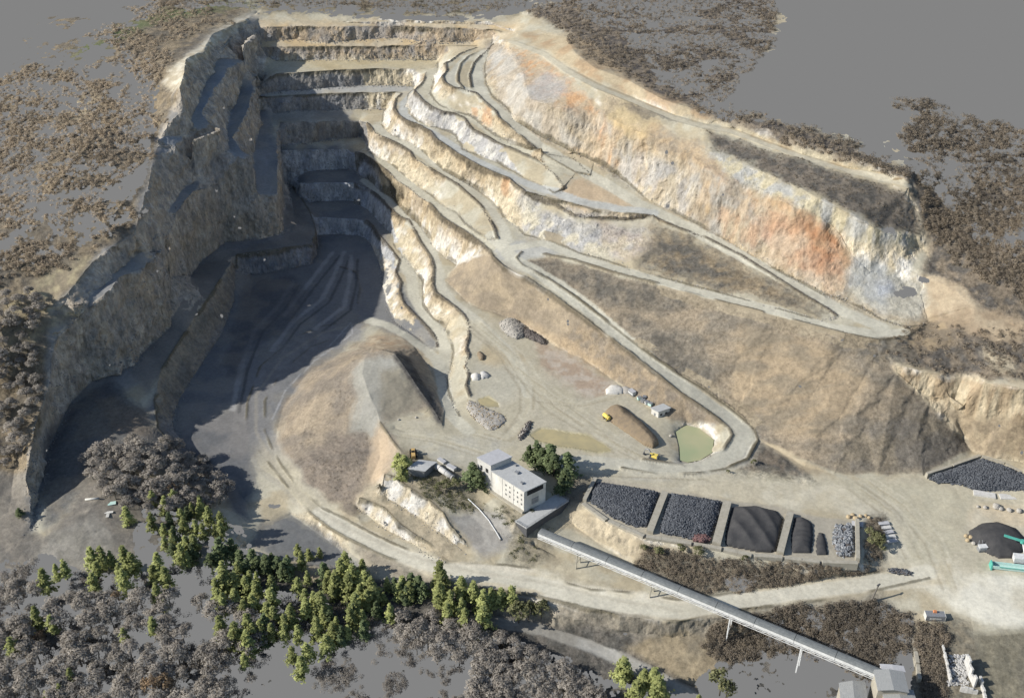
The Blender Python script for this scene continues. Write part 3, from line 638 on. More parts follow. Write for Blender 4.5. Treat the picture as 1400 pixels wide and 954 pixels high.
crev *= sstep(.36, .55, fbm(PT, (4, 4, 9), 78, 3))
col = col * (1 - .35 * crev[:, None])
# thin dark lines: overgrown safety berms on the rims with their shade painted in, litter along the feet
BERM = ['bc', 'cc', 'dc', 'ec', 'fc', 'gc', 'hc', 'h3l', 'h2l', 'mid1', 'mid2', 'h3r']
LINES['pitberm'] = '466,366,0.3 480,370 488,375,0.4 492,397 489,416,1'
BERM.append('pitberm')
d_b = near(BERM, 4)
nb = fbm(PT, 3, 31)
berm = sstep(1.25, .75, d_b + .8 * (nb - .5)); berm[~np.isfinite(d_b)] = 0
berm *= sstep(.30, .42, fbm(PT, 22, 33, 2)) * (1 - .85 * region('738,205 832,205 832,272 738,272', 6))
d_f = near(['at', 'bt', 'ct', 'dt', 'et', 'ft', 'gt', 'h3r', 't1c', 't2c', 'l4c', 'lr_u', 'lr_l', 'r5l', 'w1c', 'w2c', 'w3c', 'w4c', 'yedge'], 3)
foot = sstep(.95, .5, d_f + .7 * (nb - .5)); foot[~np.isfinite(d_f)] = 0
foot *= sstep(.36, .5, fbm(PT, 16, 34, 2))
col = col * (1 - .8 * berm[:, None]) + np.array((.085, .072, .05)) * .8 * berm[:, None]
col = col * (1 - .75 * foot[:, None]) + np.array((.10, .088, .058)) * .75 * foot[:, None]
# wheel tracks: paler and darker threads along the roads and across the yard
def track(s, w, c, op):
    p = parse(s)
    W = unproj(p[:, 0], p[:, 1], p[:, 2])[:, :2]
    d = poly_dist(P2, W, w * 3)
    o = sstep(w, w * .3, d + w * .8 * (n_sml - .5)) * op * (vegw < .35) * (steep < .5)
    o[~np.isfinite(d)] = 0
    col[:] = col * (1 - o[:, None]) + np.array(c) * o[:, None]
for s in ("640,440,22 690,480 722,530 722,560 700,590,21.5", "650,440,22 705,490 735,535 760,560 830,600 880,625,21", "700,500,21.8 745,535 800,575 850,615,21", "740,545,21.6 790,552 835,540,21.6",
          "655,590,21.5 690,600 720,570,21.5", "540,590,22 600,600 660,620,21", "780,640,21 860,648 960,652,20.3", "1180,655,19 1230,690 1275,740 1300,800,15.5", "1170,665,19 1215,700 1250,760,16"):
    track(s, 2.2, (.41, .375, .275), .5)
    q = ' '.join('%g,%g' % (float(a.split(',')[0]) + 7, float(a.split(',')[1]) + 3) + (',' + a.split(',')[2] if a.count(',') > 1 else '') for a in s.split())
    track(q, 1.0, (.27, .23, .155), .45)
    for k in (-11, -6, 4, 12):
        q = ' '.join('%g,%g' % (float(a.split(',')[0]) + k, float(a.split(',')[1]) - k * .3) + (',' + a.split(',')[2] if a.count(',') > 1 else '') for a in s.split())
        track(q, .9, ((.43, .40, .31), (.25, .22, .16))[k % 2], .5)
for s in ("470,345,0.6 455,380,0.6 440,410,1 400,440,1.2 372,480,1.5", "480,350,0.6 478,385,0.8 470,420,1.5 430,450,2", "400,385,0 380,420,0 350,450,0 330,500,0.3 318,560,0.8", "455,345,0.5 420,390,0.2 390,430,0.8"):
    track(s, 2.6, (.27, .265, .255), .75)
    track(' '.join('%g,%g' % (float(a.split(',')[0]) + 9, float(a.split(',')[1]) + 5) + (',' + a.split(',')[2] if a.count(',') > 1 else '') for a in s.split()), 1.5, (.07, .07, .07), .7)
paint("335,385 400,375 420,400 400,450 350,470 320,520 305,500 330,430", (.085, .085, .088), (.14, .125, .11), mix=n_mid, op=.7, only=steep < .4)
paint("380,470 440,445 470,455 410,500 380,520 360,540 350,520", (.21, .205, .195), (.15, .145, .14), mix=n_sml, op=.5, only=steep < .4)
track("500,440,2.5 440,455,2 385,490 350,540 350,590,2 376,640,3.2 425,690,4 480,724,5 560,760,6.8 640,780,8.5 740,795,9.7 850,822,10.7 930,835,11.3", 1.6, (.30, .27, .21), .35)
track("450,470,4 480,440,3 482,455,4 430,490,4 390,530,4 372,570,4", .8, (.33, .33, .33), .5)

lum = col @ np.array((.3, .55, .15))
col = (lum[:, None] + (col - lum[:, None]) * .94) * 1.06
d_e = near(['h2l', 'h3r', 'dt'], 6)
paint(np.isfinite(d_e) & (d_e < 5) & (PX > 745), (.20, .168, .12), (.27, .23, .165), op=.85, only=steep > .12, rock=.1)
# ---- relief: broken rock on the faces, hummocks under the scrub
H0 = N0.copy(); H0[:, 2] = 0
hl = np.linalg.norm(H0, axis=1)
H0 /= np.maximum(hl, 1e-6)[:, None]
LW = region(LWALL, 6)
rk = rockw * np.maximum(sstep(.1, .5, steep), .5 * (cls == 2))
amp = rk * (3.4 + 2.2 * LW) * (.35 + 1.3 * fbm(PT, 30, 41, 2))
far_ = (PY < 330) & (PX < 720)
rel = (fbm(PT, (7, 7, 13), 42, 5) - .5) + .45 * (fbm(PT, (2.6, 2.6, 3.6), 48, 3) - .5)
rel -= .22 * np.abs(fbm(PT, (9, 9, 60), 43, 3) - .5) * 4 - .1
edgefix = 1 - .6 * FX
PD = PT + H0 * (amp * rel * edgefix)[:, None] * 1.25
big = fbm(PT, (22, 22, 60), 44, 3) - .5
PD -= H0 * (1.3 * crev)[:, None]
PD += H0 * (LW * rk * big * 4.0 * (1 - .7 * FX))[:, None]
PD[:, 2] += vegw * (fbm(PT, 5, 45, 4) - .5) * 1.9 * (1 - .6 * (FX > 0))
PD[:, 2] += (1 - vegw) * (1 - rk) * (fbm(PT, 6, 46, 4) - .5) * .55
PD[:, 2] += .75 * berm + .25 * foot
lump = sstep(.55, .75, fbm(PT, 3.2, 47, 3)) * rk * (steep < .9)
PD[:, 2] += .8 * lump
# gullies running down the loose slopes
PD[:, 2] += (region(V2, 6) + region(V3, 6)) * (fall - .5) * 2.2

# ---- where the survey has no data the ground is simply missing
keep = np.ones(NV, bool)
FULL = "-95,380 60,335 130,305 185,270 205,225 200,170 215,120 205,80 150,60 225,6 360,14 430,18 545,26 640,26 705,18 740,10 850,40 975,42 985,62 880,64 900,110 985,165 1060,160 1132,182 1246,240 1290,262 1330,298 1520,320 1500,340 1500,1040 -95,1040"
OUTER = "-95,385 -30,130 20,60 50,58 140,50 225,0 360,8 430,12 545,22 640,22 705,14 740,-10 1065,-10 1062,50 1010,90 1000,150 1060,158 1132,178 1246,240 1205,140 1300,150 1500,190 1500,1040 -95,1040"
nh = .5 * fbm(PT, 16, 51, 4) + .3 * fbm(PT, 5, 52, 3) + .2 * vnoise(PT / 1.6, 53)
CORE = "348,22 430,19 545,27 640,27 705,20 745,42 800,68 870,100 965,148 1000,158 1130,183 1245,240 1262,325 1340,395 1500,450 1500,960 -90,960 -90,700 55,440 180,300 240,115 285,40"
keep &= (region(OUTER, 44, False) | region(CORE, 10, False)) & (region(FULL, 26, False) | (nh > .475))
for s, th in (("-100,345 130,290 200,290 130,330 60,360 -100,385", .47), ("150,150 205,120 210,180 170,190", .56), ("-100,780 60,760 140,790 250,770 330,800 420,810 520,850 640,870 720,880 850,930 1000,960 -100,965", .53),
              ("330,850 560,870 700,900 720,965 300,965", .60), ("1010,850 1080,838 1210,828 1250,850 1240,960 1000,960", .50), ("985,900 1020,905 1100,890 1180,930 1180,965 960,965 950,935", .58),
              ("1235,150 1520,190 1520,400 1350,340 1300,290 1262,250", .49), ("850,46 980,46 990,62 870,66", .62), ("200,690 330,720 360,790 250,800 180,760", .525),
              ("540,880 640,870 700,900 760,900 740,950 540,940", .57), ("990,790 1040,786 1030,800 1000,806", .55)):
    keep &= ~(region(s, 22, False) & (nh < th))
hj = vnoise(PT / 2.2, 57)
for hx, hy, hw, hh in ((1237, 401, 13, 7), (1262, 383, 7, 3), (1217, 316, 10, 2.2), (275, 627, 11, 1.6), (375, 690, 10, 1.6)):
    q = ((PX - hx + 9 * wx_) / hw) ** 2 + ((PY - hy + 9 * wy_) / hh) ** 2 + 1.6 * (hj - .5)
    keep &= ~(q < .95)
# pinholes scattered over the steepest faces
keep &= ~((steep > .75) & (vnoise(PT / 1.5, 61) > .952) & (fbm(PT, 18, 62, 2) > .53))
kT = keep[TT].all(1)
# ponds sit in the ground: drop the terrain there
PUDDLES = ("724,594,21.1 738,586 757,586 775,591 801,594 825,607 836,616 815,617 788,612 765,609 733,601", "653,546,21.3 666,542 680,549 684,556 668,556 656,552")
for s in PUDDLES:
    q = parse(s)
    i = np.where(region(s, 0, False))[0]
    PD[i, 2] = np.minimum(PD[i, 2], q[0, 2] - .15)
pond_poly = parse(LINES['pond'])
PD[inside(pond_poly, PX, PY) & ~(FX & (N0[:, 2] > 2))] -= (0, 0, .6)

# ---- meshes: one surface per kind of ground, sharing normals along their seams
def mat(name):
    m = bpy.data.materials.new(name); m.use_nodes = True
    n = m.node_tree.nodes; n.clear()
    o = n.new('ShaderNodeOutputMaterial'); b = n.new('ShaderNodeBsdfPrincipled')
    m.node_tree.links.new(b.outputs[0], o.inputs[0])
    b.inputs['Roughness'].default_value = .95
    b.inputs['Specular IOR Level'].default_value = .15
    return m, n, m.node_tree.links, b
def ground_material():
    m, n, l, b = mat('surveyed_ground')
    at = n.new('ShaderNodeAttribute'); at.attribute_name = 'tone'
    mk = n.new('ShaderNodeAttribute'); mk.attribute_name = 'mask'
    sp = n.new('ShaderNodeSeparateColor'); l.new(mk.outputs['Color'], sp.inputs[0])
    tc = n.new('ShaderNodeTexCoord')
    def noise(scale, det, mapscale=None, rough=.6):
        t = n.new('ShaderNodeTexNoise'); t.inputs['Scale'].default_value = scale; t.inputs['Detail'].default_value = det; t.inputs['Roughness'].default_value = rough
        src = tc.outputs['Object']
        if mapscale:
            mp = n.new('ShaderNodeMapping'); mp.inputs['Scale'].default_value = mapscale
            l.new(src, mp.inputs[0]); src = mp.outputs[0]
        l.new(src, t.inputs['Vector'])
        return t.outputs['Fac']
    def rng(src, a, b_, lo, hi):
        r = n.new('ShaderNodeMapRange'); l.new(src, r.inputs[0])
        for i, v in enumerate((a, b_, lo, hi)): r.inputs[i + 1].default_value = v
        return r.outputs[0]
    def mth(op, a, c):
        q = n.new('ShaderNodeMath'); q.operation = op
        for i, v in enumerate((a, c)):
            if isinstance(v, (int, float)): q.inputs[i].default_value = v
            else: l.new(v, q.inputs[i])
        return q.outputs[0]
    def mixf(fac, a, c):
        q = n.new('ShaderNodeMix'); q.data_type = 'FLOAT'
        for i, v in ((0, fac), (2, a), (3, c)):
            if isinstance(v, (int, float)): q.inputs[i].default_value = v
            else: l.new(v, q.inputs[i])
        return q.outputs[0]
    fine = noise(.55, 8, rough=.75)
    gr = mth('MULTIPLY', rng(fine, .3, .7, .82, 1.18), rng(noise(.10, 5, rough=.7), .35, .65, .93, 1.07))
    streak = rng(noise(.55, 7, (1, 1, .22), .75), .32, .68, .66, 1.30)
    crack = rng(noise(1.0, 5, (1, 1, .5), .7), .32, .42, .45, 1.0)
    rock = mth('MULTIPLY', mth('MULTIPLY', streak, crack), rng(noise(.16, 6, (1, 1, .5), .75), .34, .66, .66, 1.24))
    scrub = mth('MULTIPLY', rng(noise(.42, 9, rough=.85), .36, .64, .42, 1.62), rng(noise(.12, 4), .35, .65, .85, 1.15))
    f1 = mixf(sp.outputs[1], gr, rock)
    f2 = mixf(sp.outputs[0], f1, scrub)
    vm = n.new('ShaderNodeVectorMath'); vm.operation = 'SCALE'
    l.new(at.outputs['Color'], vm.inputs[0]); l.new(f2, vm.inputs['Scale'])
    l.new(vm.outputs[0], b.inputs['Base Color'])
    bp = n.new('ShaderNodeBump'); bp.inputs['Distance'].default_value = 1.0
    l.new(mixf(sp.outputs[0], mixf(sp.outputs[1], .10, .75), .55), bp.inputs['Strength'])
    l.new(mixf(sp.outputs[1], fine, noise(.7, 6, (1, 1, .4), .7)), bp.inputs['Height'])
    l.new(bp.outputs[0], b.inputs['Normal'])
    return m
M_GROUND = ground_material()
NF = vert_normals(PD, TT)
def np_mesh(name, P, T, m, normals=None, attrs=None, smooth=True):
    me = bpy.data.meshes.new(name)
    me.vertices.add(len(P)); me.vertices.foreach_set('co', np.ascontiguousarray(P, np.float32).ravel())
    k = T.shape[1]
    me.loops.add(T.size); me.loops.foreach_set('vertex_index', np.ascontiguousarray(T, np.int32).ravel())
    me.polygons.add(len(T)); me.polygons.foreach_set('loop_start', np.arange(0, T.size, k, dtype=np.int32))
    me.update(calc_edges=True)
    me.polygons.foreach_set('use_smooth', np.full(len(T), smooth))
    for an, v in (attrs or {}).items():
        a = me.attributes.new(an, 'FLOAT_COLOR', 'POINT')
        a.data.foreach_set('color', np.column_stack([v, np.ones(len(v))]).astype(np.float32).ravel())
    if normals is not None:
        me.normals_split_custom_set_from_vertices(normals.tolist())
    if m: me.materials.append(m)
    return me
def obj(name, me, parent=None, **props):
    o = bpy.data.objects.new(name, me); COL.objects.link(o)
    if parent is not None: o.parent = parent
    for k, v in props.items(): o[k] = v
    return o
fc = cls[TT]
f_cls = np.where(fc[:, 0] == fc[:, 1], fc[:, 0], np.where(fc[:, 1] == fc[:, 2], fc[:, 1], np.maximum(fc[:, 0], fc[:, 2])))
mask3 = np.column_stack([vegw, rockw, np.zeros(NV)])
for c, nm in enumerate(('ground', 'haul_road', 'rock_terrain', 'scrub_ground')):
    f = TT[kT & (f_cls == c)]
    u, inv = np.unique(f, return_inverse=True)
    me = np_mesh(nm, PD[u], inv.reshape(-1, 3), M_GROUND, NF[u] if c != 2 else None, {'tone': np.clip(col[u], .01, .8), 'mask': mask3[u]}, smooth=c != 2)
    obj(nm, me, kind='structure')
# ------------------------------------------------------------------ helpers for the things that stand on the ground
rng_ = random.Random(7)
R_ = np.random.RandomState(5)
BVH = BVHTree.FromPolygons(PD.tolist(), TT.tolist())
def ground_z(x, y):
    h = BVH.ray_cast(Vector((x, y, 400)), Vector((0, 0, -1)))
    return h[0].z if h[0] else 0.0
def at(px, py):
    """the point of the ground seen at a picture position"""
    d = Vector(ray_dirs(px, py).tolist()).normalized()
    h = BVH.ray_cast(Vector((0, 0, CAM_H)), d)
    return h[0].copy() if h[0] else Vector(unproj(px, py, 0).tolist())
def simple_mat(name, c1, c2=None, scale=1.5, rough=.8, bump=.2, stretch=None, metal=0.0, detail=6, lo=.35, hi=.65, dist=.15):
    m, n, l, b = mat(name)
    b.inputs['Roughness'].default_value = rough
    b.inputs['Metallic'].default_value = metal
    b.inputs['Specular IOR Level'].default_value = .3
    tc = n.new('ShaderNodeTexCoord'); t = n.new('ShaderNodeTexNoise')
    t.inputs['Scale'].default_value = scale; t.inputs['Detail'].default_value = detail; t.inputs['Roughness'].default_value = .7
    src = tc.outputs['Object']
    if stretch:
        mp = n.new('ShaderNodeMapping'); mp.inputs['Scale'].default_value = stretch; l.new(src, mp.inputs[0]); src = mp.outputs[0]
    l.new(src, t.inputs['Vector'])
    r = n.new('ShaderNodeValToRGB'); r.color_ramp.elements[0].position = lo; r.color_ramp.elements[1].position = hi
    r.color_ramp.elements[0].color = (*c1, 1); r.color_ramp.elements[1].color = (*(c2 or tuple(q * .75 for q in c1)), 1)
    l.new(t.outputs['Fac'], r.inputs[0]); l.new(r.outputs[0], b.inputs['Base Color'])
    if bump:
        bp = n.new('ShaderNodeBump'); bp.inputs['Strength'].default_value = bump; bp.inputs['Distance'].default_value = dist
        l.new(t.outputs['Fac'], bp.inputs['Height']); l.new(bp.outputs[0], b.inputs['Normal'])
    return m
class MB:
    def __init__(s): s.v, s.f = [], []
    def add(s, v, f):
        b = len(s.v); s.v += [tuple(q) for q in v]; s.f += [tuple(i + b for i in q) for q in f]; return s
    def box(s, c, size, rz=0.0, top=1.0, rx=0.0):
        x, y, z = (q / 2 for q in size)
        M = Matrix.Translation(c) @ Matrix.Rotation(rz, 4, 'Z') @ Matrix.Rotation(rx, 4, 'X')
        v = [M @ Vector((sx * x * (top if sz > 0 else 1), sy * y * (top if sz > 0 else 1), sz * z)) for sz in (-1, 1) for sx, sy in ((-1, -1), (1, -1), (1, 1), (-1, 1))]
        return s.add(v, [(3, 2, 1, 0), (4, 5, 6, 7), (0, 1, 5, 4), (1, 2, 6, 5), (2, 3, 7, 6), (3, 0, 4, 7)])
    def prism(s, base, z0, z1, top=None):
        """footprint corners (counter-clockwise) from z0 up to z1; z1 may be one height per corner"""
        n = len(base); top = top or base
        zt = [z1] * n if not hasattr(z1, '__len__') else z1
        zb = [z0] * n if not hasattr(z0, '__len__') else z0
        v = [(p[0], p[1], zb[i]) for i, p in enumerate(base)] + [(p[0], p[1], zt[i]) for i, p in enumerate(top)]
        return s.add(v, [tuple(range(n - 1, -1, -1)), tuple(range(n, 2 * n))] + [(i, (i + 1) % n, n + (i + 1) % n, n + i) for i in range(n)])
    def tube(s, a, b, r, r2=None, n=8, cap=True):
        a, b = Vector(a), Vector(b); r2 = r if r2 is None else r2
        q = (b - a).to_track_quat('Z', 'Y')
        v = []
        for p, rr in ((a, r), (b, r2)):
            v += [p + q @ Vector((rr * math.cos(2 * math.pi * k / n), rr * math.sin(2 * math.pi * k / n), 0)) for k in range(n)]
        f = [(k, (k + 1) % n, n + (k + 1) % n, n + k) for k in range(n)]
        if cap: f += [tuple(range(n - 1, -1, -1)), tuple(range(n, 2 * n))]
        return s.add(v, f)
    def rock(s, c, r, rnd, flat=.8):
        """one angular broken stone"""
        v = [(0, 0, 1), (1, 0, .1), (0, 1, -.1), (-1, 0, .1), (0, -1, -.1), (0, 0, -1)]
        M = Matrix.Rotation(rnd.uniform(0, 6.28), 3, 'Z') @ Matrix.Rotation(rnd.uniform(-.8, .8), 3, 'X')
        w = []
        for q in v:
            k = r * rnd.uniform(.65, 1.25)
            p = M @ Vector((q[0] * k, q[1] * k * rnd.uniform(.7, 1), q[2] * k * flat))
            w.append((c[0] + p.x, c[1] + p.y, c[2] + p.z))
        return s.add(w, [(0, 1, 2), (0, 2, 3), (0, 3, 4), (0, 4, 1), (5, 2, 1), (5, 3, 2), (5, 4, 3), (5, 1, 4)])
    def build(s, name, m, parent=None, smooth=False, origin=None, **props):
        me = bpy.data.meshes.new(name)
        o0 = Vector(origin) if origin is not None else Vector((0, 0, 0))
        me.from_pydata([tuple(Vector(q) - o0) for q in s.v], [], s.f)
        bm = bmesh.new(); bm.from_mesh(me); bmesh.ops.recalc_face_normals(bm, faces=bm.faces); bm.to_mesh(me); bm.free()
        if smooth: me.polygons.foreach_set('use_smooth', [True] * len(me.polygons))
        for q in (m if isinstance(m, (list, tuple)) else [m]): me.materials.append(q)
        o = obj(name, me, parent, **props)
        if origin is not None and parent is None: o.location = o0
        return o
def thing(name, label, cat, loc=(0, 0, 0), rz=0.0, group=None):
    o = bpy.data.objects.new(name, None); COL.objects.link(o)
    o.empty_display_size = 2
    o.location = loc; o.rotation_euler = (0, 0, rz); o['label'] = label; o['category'] = cat
    if group: o['group'] = group
    return o
def tag(o, label, cat, group=None):
    o['label'] = label; o['category'] = cat
    if group: o['group'] = group
    return o
def copy_thing(root, loc, rz=0.0, sc=1.0, label=None, group=None):
    r = root.copy(); COL.objects.link(r); r.location = loc; r.rotation_euler = (0, 0, rz)
    r.scale = (sc, sc, sc) if not hasattr(sc, '__len__') else sc
    if label: r['label'] = label
    if group: r['group'] = group
    for ch in root.children:
        c = ch.copy(); COL.objects.link(c); c.parent = r
        for g in ch.children:
            d = g.copy(); COL.objects.link(d); d.parent = c
    return r

M = dict(
 white=simple_mat('white_render', (.64, .625, .575), (.37, .36, .33), .22, .85, .1, (1, 1, .35), lo=.3, hi=.75),
 roof=simple_mat('grey_roof_sheet', (.42, .425, .415), (.35, .355, .35), .6, .7, .05),
 roof2=simple_mat('pale_roof_sheet', (.43, .43, .44), (.36, .36, .37), .5, .7, .05),
 galroof=simple_mat('weathered_gallery_sheet', (.20, .21, .205), (.135, .145, .145), .7, .7, .1, (1, 1, 1)),
 corr=simple_mat('corrugated_sheet', (.33, .335, .325), (.21, .215, .21), 3.0, .65, .25, (4.0, .15, .15)),
 dark=simple_mat('dark_opening', (.02, .021, .023), (.035, .035, .036), 1.0, .9, 0),
 wall_gap=simple_mat('dark_wall_gap', (.10, .105, .105), (.17, .17, .165), 1.0, .5, 0),
 steel=simple_mat('grey_steel', (.30, .31, .32), (.20, .205, .21), 1.5, .5, .05, metal=.3),
 dsteel=simple_mat('dark_steel', (.075, .078, .085), (.12, .12, .125), 1.5, .6, .05, metal=.2),
 palest=simple_mat('pale_painted_steel', (.66, .67, .66), (.45, .455, .45), .8, .6, .1),
 green=simple_mat('teal_paint', (.06, .33, .26), (.12, .42, .35), 1.0, .5, .05),
 greenp=simple_mat('pale_teal_paint', (.36, .58, .53), (.50, .62, .58), 1.0, .6, .05),
 yellow=simple_mat('yellow_paint', (.58, .36, .05), (.48, .30, .06), 1.2, .55, .05),
 yellow2=simple_mat('faded_yellow_paint', (.58, .41, .17), (.38, .25, .10), 1.4, .65, .05),
 lemon=simple_mat('lemon_paint', (.70, .55, .12), (.60, .46, .12), 1.4, .55, .05),
 orange=simple_mat('orange_paint', (.55, .2, .08), (.45, .2, .1), 1.4, .6, .05),
 rubber=simple_mat('tyre_rubber', (.02, .02, .02), (.035, .033, .03), 2, .9, .1),
 glass=simple_mat('cab_glass', (.03, .04, .05), (.05, .06, .07), 1, .15, 0),
 concrete=simple_mat('weathered_concrete', (.37, .345, .285), (.28, .26, .21), .5, .9, .3),
 pconc=simple_mat('pale_concrete', (.56, .55, .52), (.42, .41, .385), .6, .9, .2),
 blackst=simple_mat('black_stone', (.055, .06, .07), (.14, .15, .165), .55, .85, .5, lo=.4, hi=.7),
 blackst2=simple_mat('dark_broken_stone', (.045, .05, .058), (.16, .17, .185), .8, .8, .4, lo=.35, hi=.8),
 blackfine=simple_mat('black_fines', (.042, .042, .044), (.068, .066, .065), .25, .95, .35, lo=.35, hi=.7, dist=.4),
 greyblk=simple_mat('grey_quarry_block', (.30, .31, .32), (.10, .11, .12), .5, .85, .3),
 redst=simple_mat('reddish_stone', (.19, .10, .09), (.12, .08, .08), .8, .9, .3),
 soil=simple_mat('brown_soil', (.235, .18, .115), (.175, .14, .10), .4, .95, .5, dist=.5),
 whitegr=simple_mat('white_gravel', (.62, .60, .55), (.47, .45, .40), .6, .95, .4, dist=.4),
 greygr=simple_mat('pale_grey_gravel', (.46, .45, .43), (.33, .325, .31), .5, .95, .4, dist=.4),
 rubble=simple_mat('pale_rubble', (.40, .375, .33), (.26, .245, .22), .7, .95, .4, dist=.4),
 shrubble=simple_mat('grey_rubble', (.24, .235, .225), (.14, .14, .14), .7, .95, .4),
 drubble=simple_mat('dark_rubble', (.16, .14, .125), (.085, .075, .07), .7, .95, .4),
 boulder=simple_mat('ochre_boulder', (.42, .33, .2), (.3, .24, .16), .6, .95, .3),
 bark=simple_mat('bark', (.10, .08, .06), (.06, .05, .04), 2, .95, .3),
 gbark=simple_mat('grey_bark', (.17, .155, .13), (.10, .09, .08), 2, .95, .3),
 blue=simple_mat('blue_plastic', (.10, .22, .45), (.16, .30, .5), 1, .6, 0),
)
def leaf_mat(name, dark, light, obj_var=.25, through=.35):
    m, n, l, b = mat(name)
    b.inputs['Roughness'].default_value = .8
    a = n.new('ShaderNodeAttribute'); a.attribute_name = 'tone'
    sp = n.new('ShaderNodeSeparateColor'); l.new(a.outputs['Color'], sp.inputs[0])
    oi = n.new('ShaderNodeObjectInfo')
    mx = n.new('ShaderNodeMix'); mx.data_type = 'RGBA'
    mx.inputs[6].default_value = (*dark, 1); mx.inputs[7].default_value = (*light, 1)
    l.new(sp.outputs[0], mx.inputs[0])
    hs = n.new('ShaderNodeHueSaturation')
    r = n.new('ShaderNodeMapRange'); l.new(oi.outputs['Random'], r.inputs[0]); r.inputs[3].default_value = 1 - obj_var; r.inputs[4].default_value = 1 + obj_var
    l.new(r.outputs[0], hs.inputs['Value']); l.new(mx.outputs[2], hs.inputs['Color'])
    l.new(hs.outputs[0], b.inputs['Base Color'])
    tl = n.new('ShaderNodeBsdfTranslucent'); l.new(hs.outputs[0], tl.inputs['Color'])
    ms = n.new('ShaderNodeMixShader'); ms.inputs[0].default_value = through
    o_ = [q for q in n if q.type == 'OUTPUT_MATERIAL'][0]
    l.new(b.outputs[0], ms.inputs[1]); l.new(tl.outputs[0], ms.inputs[2]); l.new(ms.outputs[0], o_.inputs[0])
    return m
M['pine'] = leaf_mat('pine_needles', (.17, .20, .08), (.43, .45, .18))
M['pined'] = leaf_mat('dark_pine_needles', (.08, .11, .06), (.20, .24, .115))
M['bare'] = leaf_mat('bare_twigs', (.235, .215, .19), (.48, .44, .385), .12, .5)
M['tanleaf'] = leaf_mat('withered_leaves', (.18, .135, .09), (.36, .26, .165), .25)
M['mixleaf'] = leaf_mat('scrub_twigs', (.22, .19, .15), (.56, .46, .335), .0, .45)
M['olive'] = leaf_mat('olive_scrub', (.10, .11, .055), (.24, .235, .12), .2)

# ------------------------------------------------------------------ water
def flat_poly(name, s, m, dz=0.0, **props):
    p = parse(s); W = unproj(p[:, 0], p[:, 1], p[:, 2] + dz)
    me = bpy.data.meshes.new(name)
    me.from_pydata(W.tolist(), [], [tuple(range(len(W)))])
    bm = bmesh.new(); bm.from_mesh(me); bmesh.ops.triangulate(bm, faces=bm.faces)
    for f in bm.faces:
        if f.normal.z < 0: f.normal_flip()
    bm.to_mesh(me); bm.free()
    me.materials.append(m)
    return obj(name, me, **props)
pm = simple_mat('muddy_water', (.40, .34, .19), (.30, .265, .165), .08, .18, 0, detail=3)
for s in PUDDLES: flat_poly('puddle_water', s, pm, kind='structure')
wm = simple_mat('pond_water', (.37, .355, .215), (.28, .315, .185), .03, .25, 0, detail=3)
flat_poly('pond_water', "924,590,17.9 930,586 938,581 955,585 976,601 974,618 957,629 940,632 930,629 929,611", wm, kind='structure')

# ------------------------------------------------------------------ plant: main building
def rect_from(px3, z, skew=True):
    """corner, next corner, next corner given in the picture at height z -> a true rectangle"""
    a, b, c = (Vector(unproj(x, y, z).tolist()) for x, y in px3)
    e1 = a - b; e2 = c - b
    if skew: return [b + e1, b, b + e2, b + e1 + e2]
    u = e1.normalized(); w = Vector((-u.y, u.x, 0))
    if w.dot(e2) < 0: w = -w
    return [b + e1, b, b + w * e2.dot(w), b + e1 + w * e2.dot(w)]
Zr = 34.0
RB = rect_from([(671, 643), (717, 672), (747, 658)], Zr)      # left, front, right, back corners
gB = min(ground_z(p.x, p.y) for p in RB[:3]) - 1
t = thing('plant_building', 'tall white plant building with flat grey roof at the head of the conveyor', 'building', (RB[1].x, RB[1].y, gB))
def child(mb, name, m, par, smooth=False, **props):
    o = mb.build(name, m, None, smooth, **props)
    o.parent = par
    o.matrix_parent_inverse = par.matrix_world.inverted() if False else Matrix.LocRotScale(par.location, par.rotation_euler, None).inverted()
    return o
cen = sum((Vector(p) for p in RB), Vector()) / 4
def inset(rect, k):
    c = sum((Vector(p) for p in rect), Vector()) / 4
    return [c + (p - c) * (1 - k) for p in rect]
wb = MB(); wb.prism([(p.x, p.y) for p in inset(RB, .02)], gB, Zr - .5)
walls = child(wb, 'wall', M['white'], t)
child(MB().prism([(p.x, p.y) for p in inset(RB, -.012)], Zr - .48, Zr), 'roof', M['roof'], t)
eL = (RB[0] - RB[1]).normalized(); eR = (RB[2] - RB[1]).normalized(); LL, LR = (RB[0] - RB[1]).length, (RB[2] - RB[1]).length
nR, nL = -eL, -eR
rzR = math.atan2(eR.y, eR.x); rzL = math.atan2(eL.y, eL.x)
fr = RB[1] - eL * (LL * -.01)
q = RB[1] + eR * LR * .5 + nR * -.12; q.z = Zr - 2.3
child(MB().box(q, (LR * .72, .25, 2.6), rzR), 'window', M['dark'], t)          # dark band of openings under the eaves
for k in range(5):
    for j in range(3):
        q = RB[1] + eL * LL * (.09 + .115 * k) + nL * -.12; q.z = Zr - 3.4 - 3.0 * j
        child(MB().box(q, (.9 - .2 * ((k + j) % 2), .18, 1.1), rzL), 'window', M['wall_gap'], t)  # invented windows standing in for dark survey gaps in the wall
for k in (.02, .33, .66, .98):
    q = RB[1] + eL * LL * k + nL * -.16; q.z = (gB + Zr) / 2
    child(MB().box(q, (.35, .3, Zr - gB - 1), rzL), 'pilaster', M['pconc'], t)
for k, w in ((.25, 1.6), (.6, 2.2), (.82, 1.2)):
    q = RB[1].lerp(RB[3], k) + eR * (1.5 - 3 * w / 4); q.z = Zr + .45
    child(MB().box(q, (w, w * .7, .9), rzL), 'roof_vent', M['steel'], t)
q = RB[1] + eR * LR * .5 + nR * -.12; q.z = Zr - 9
child(MB().box(q, (LR * .3, .22, 3.4), rzR), 'gate', M['steel'], t)
q = RB[1] + eL * LL * .5 + nL * .6; q.z = gB + 1.6
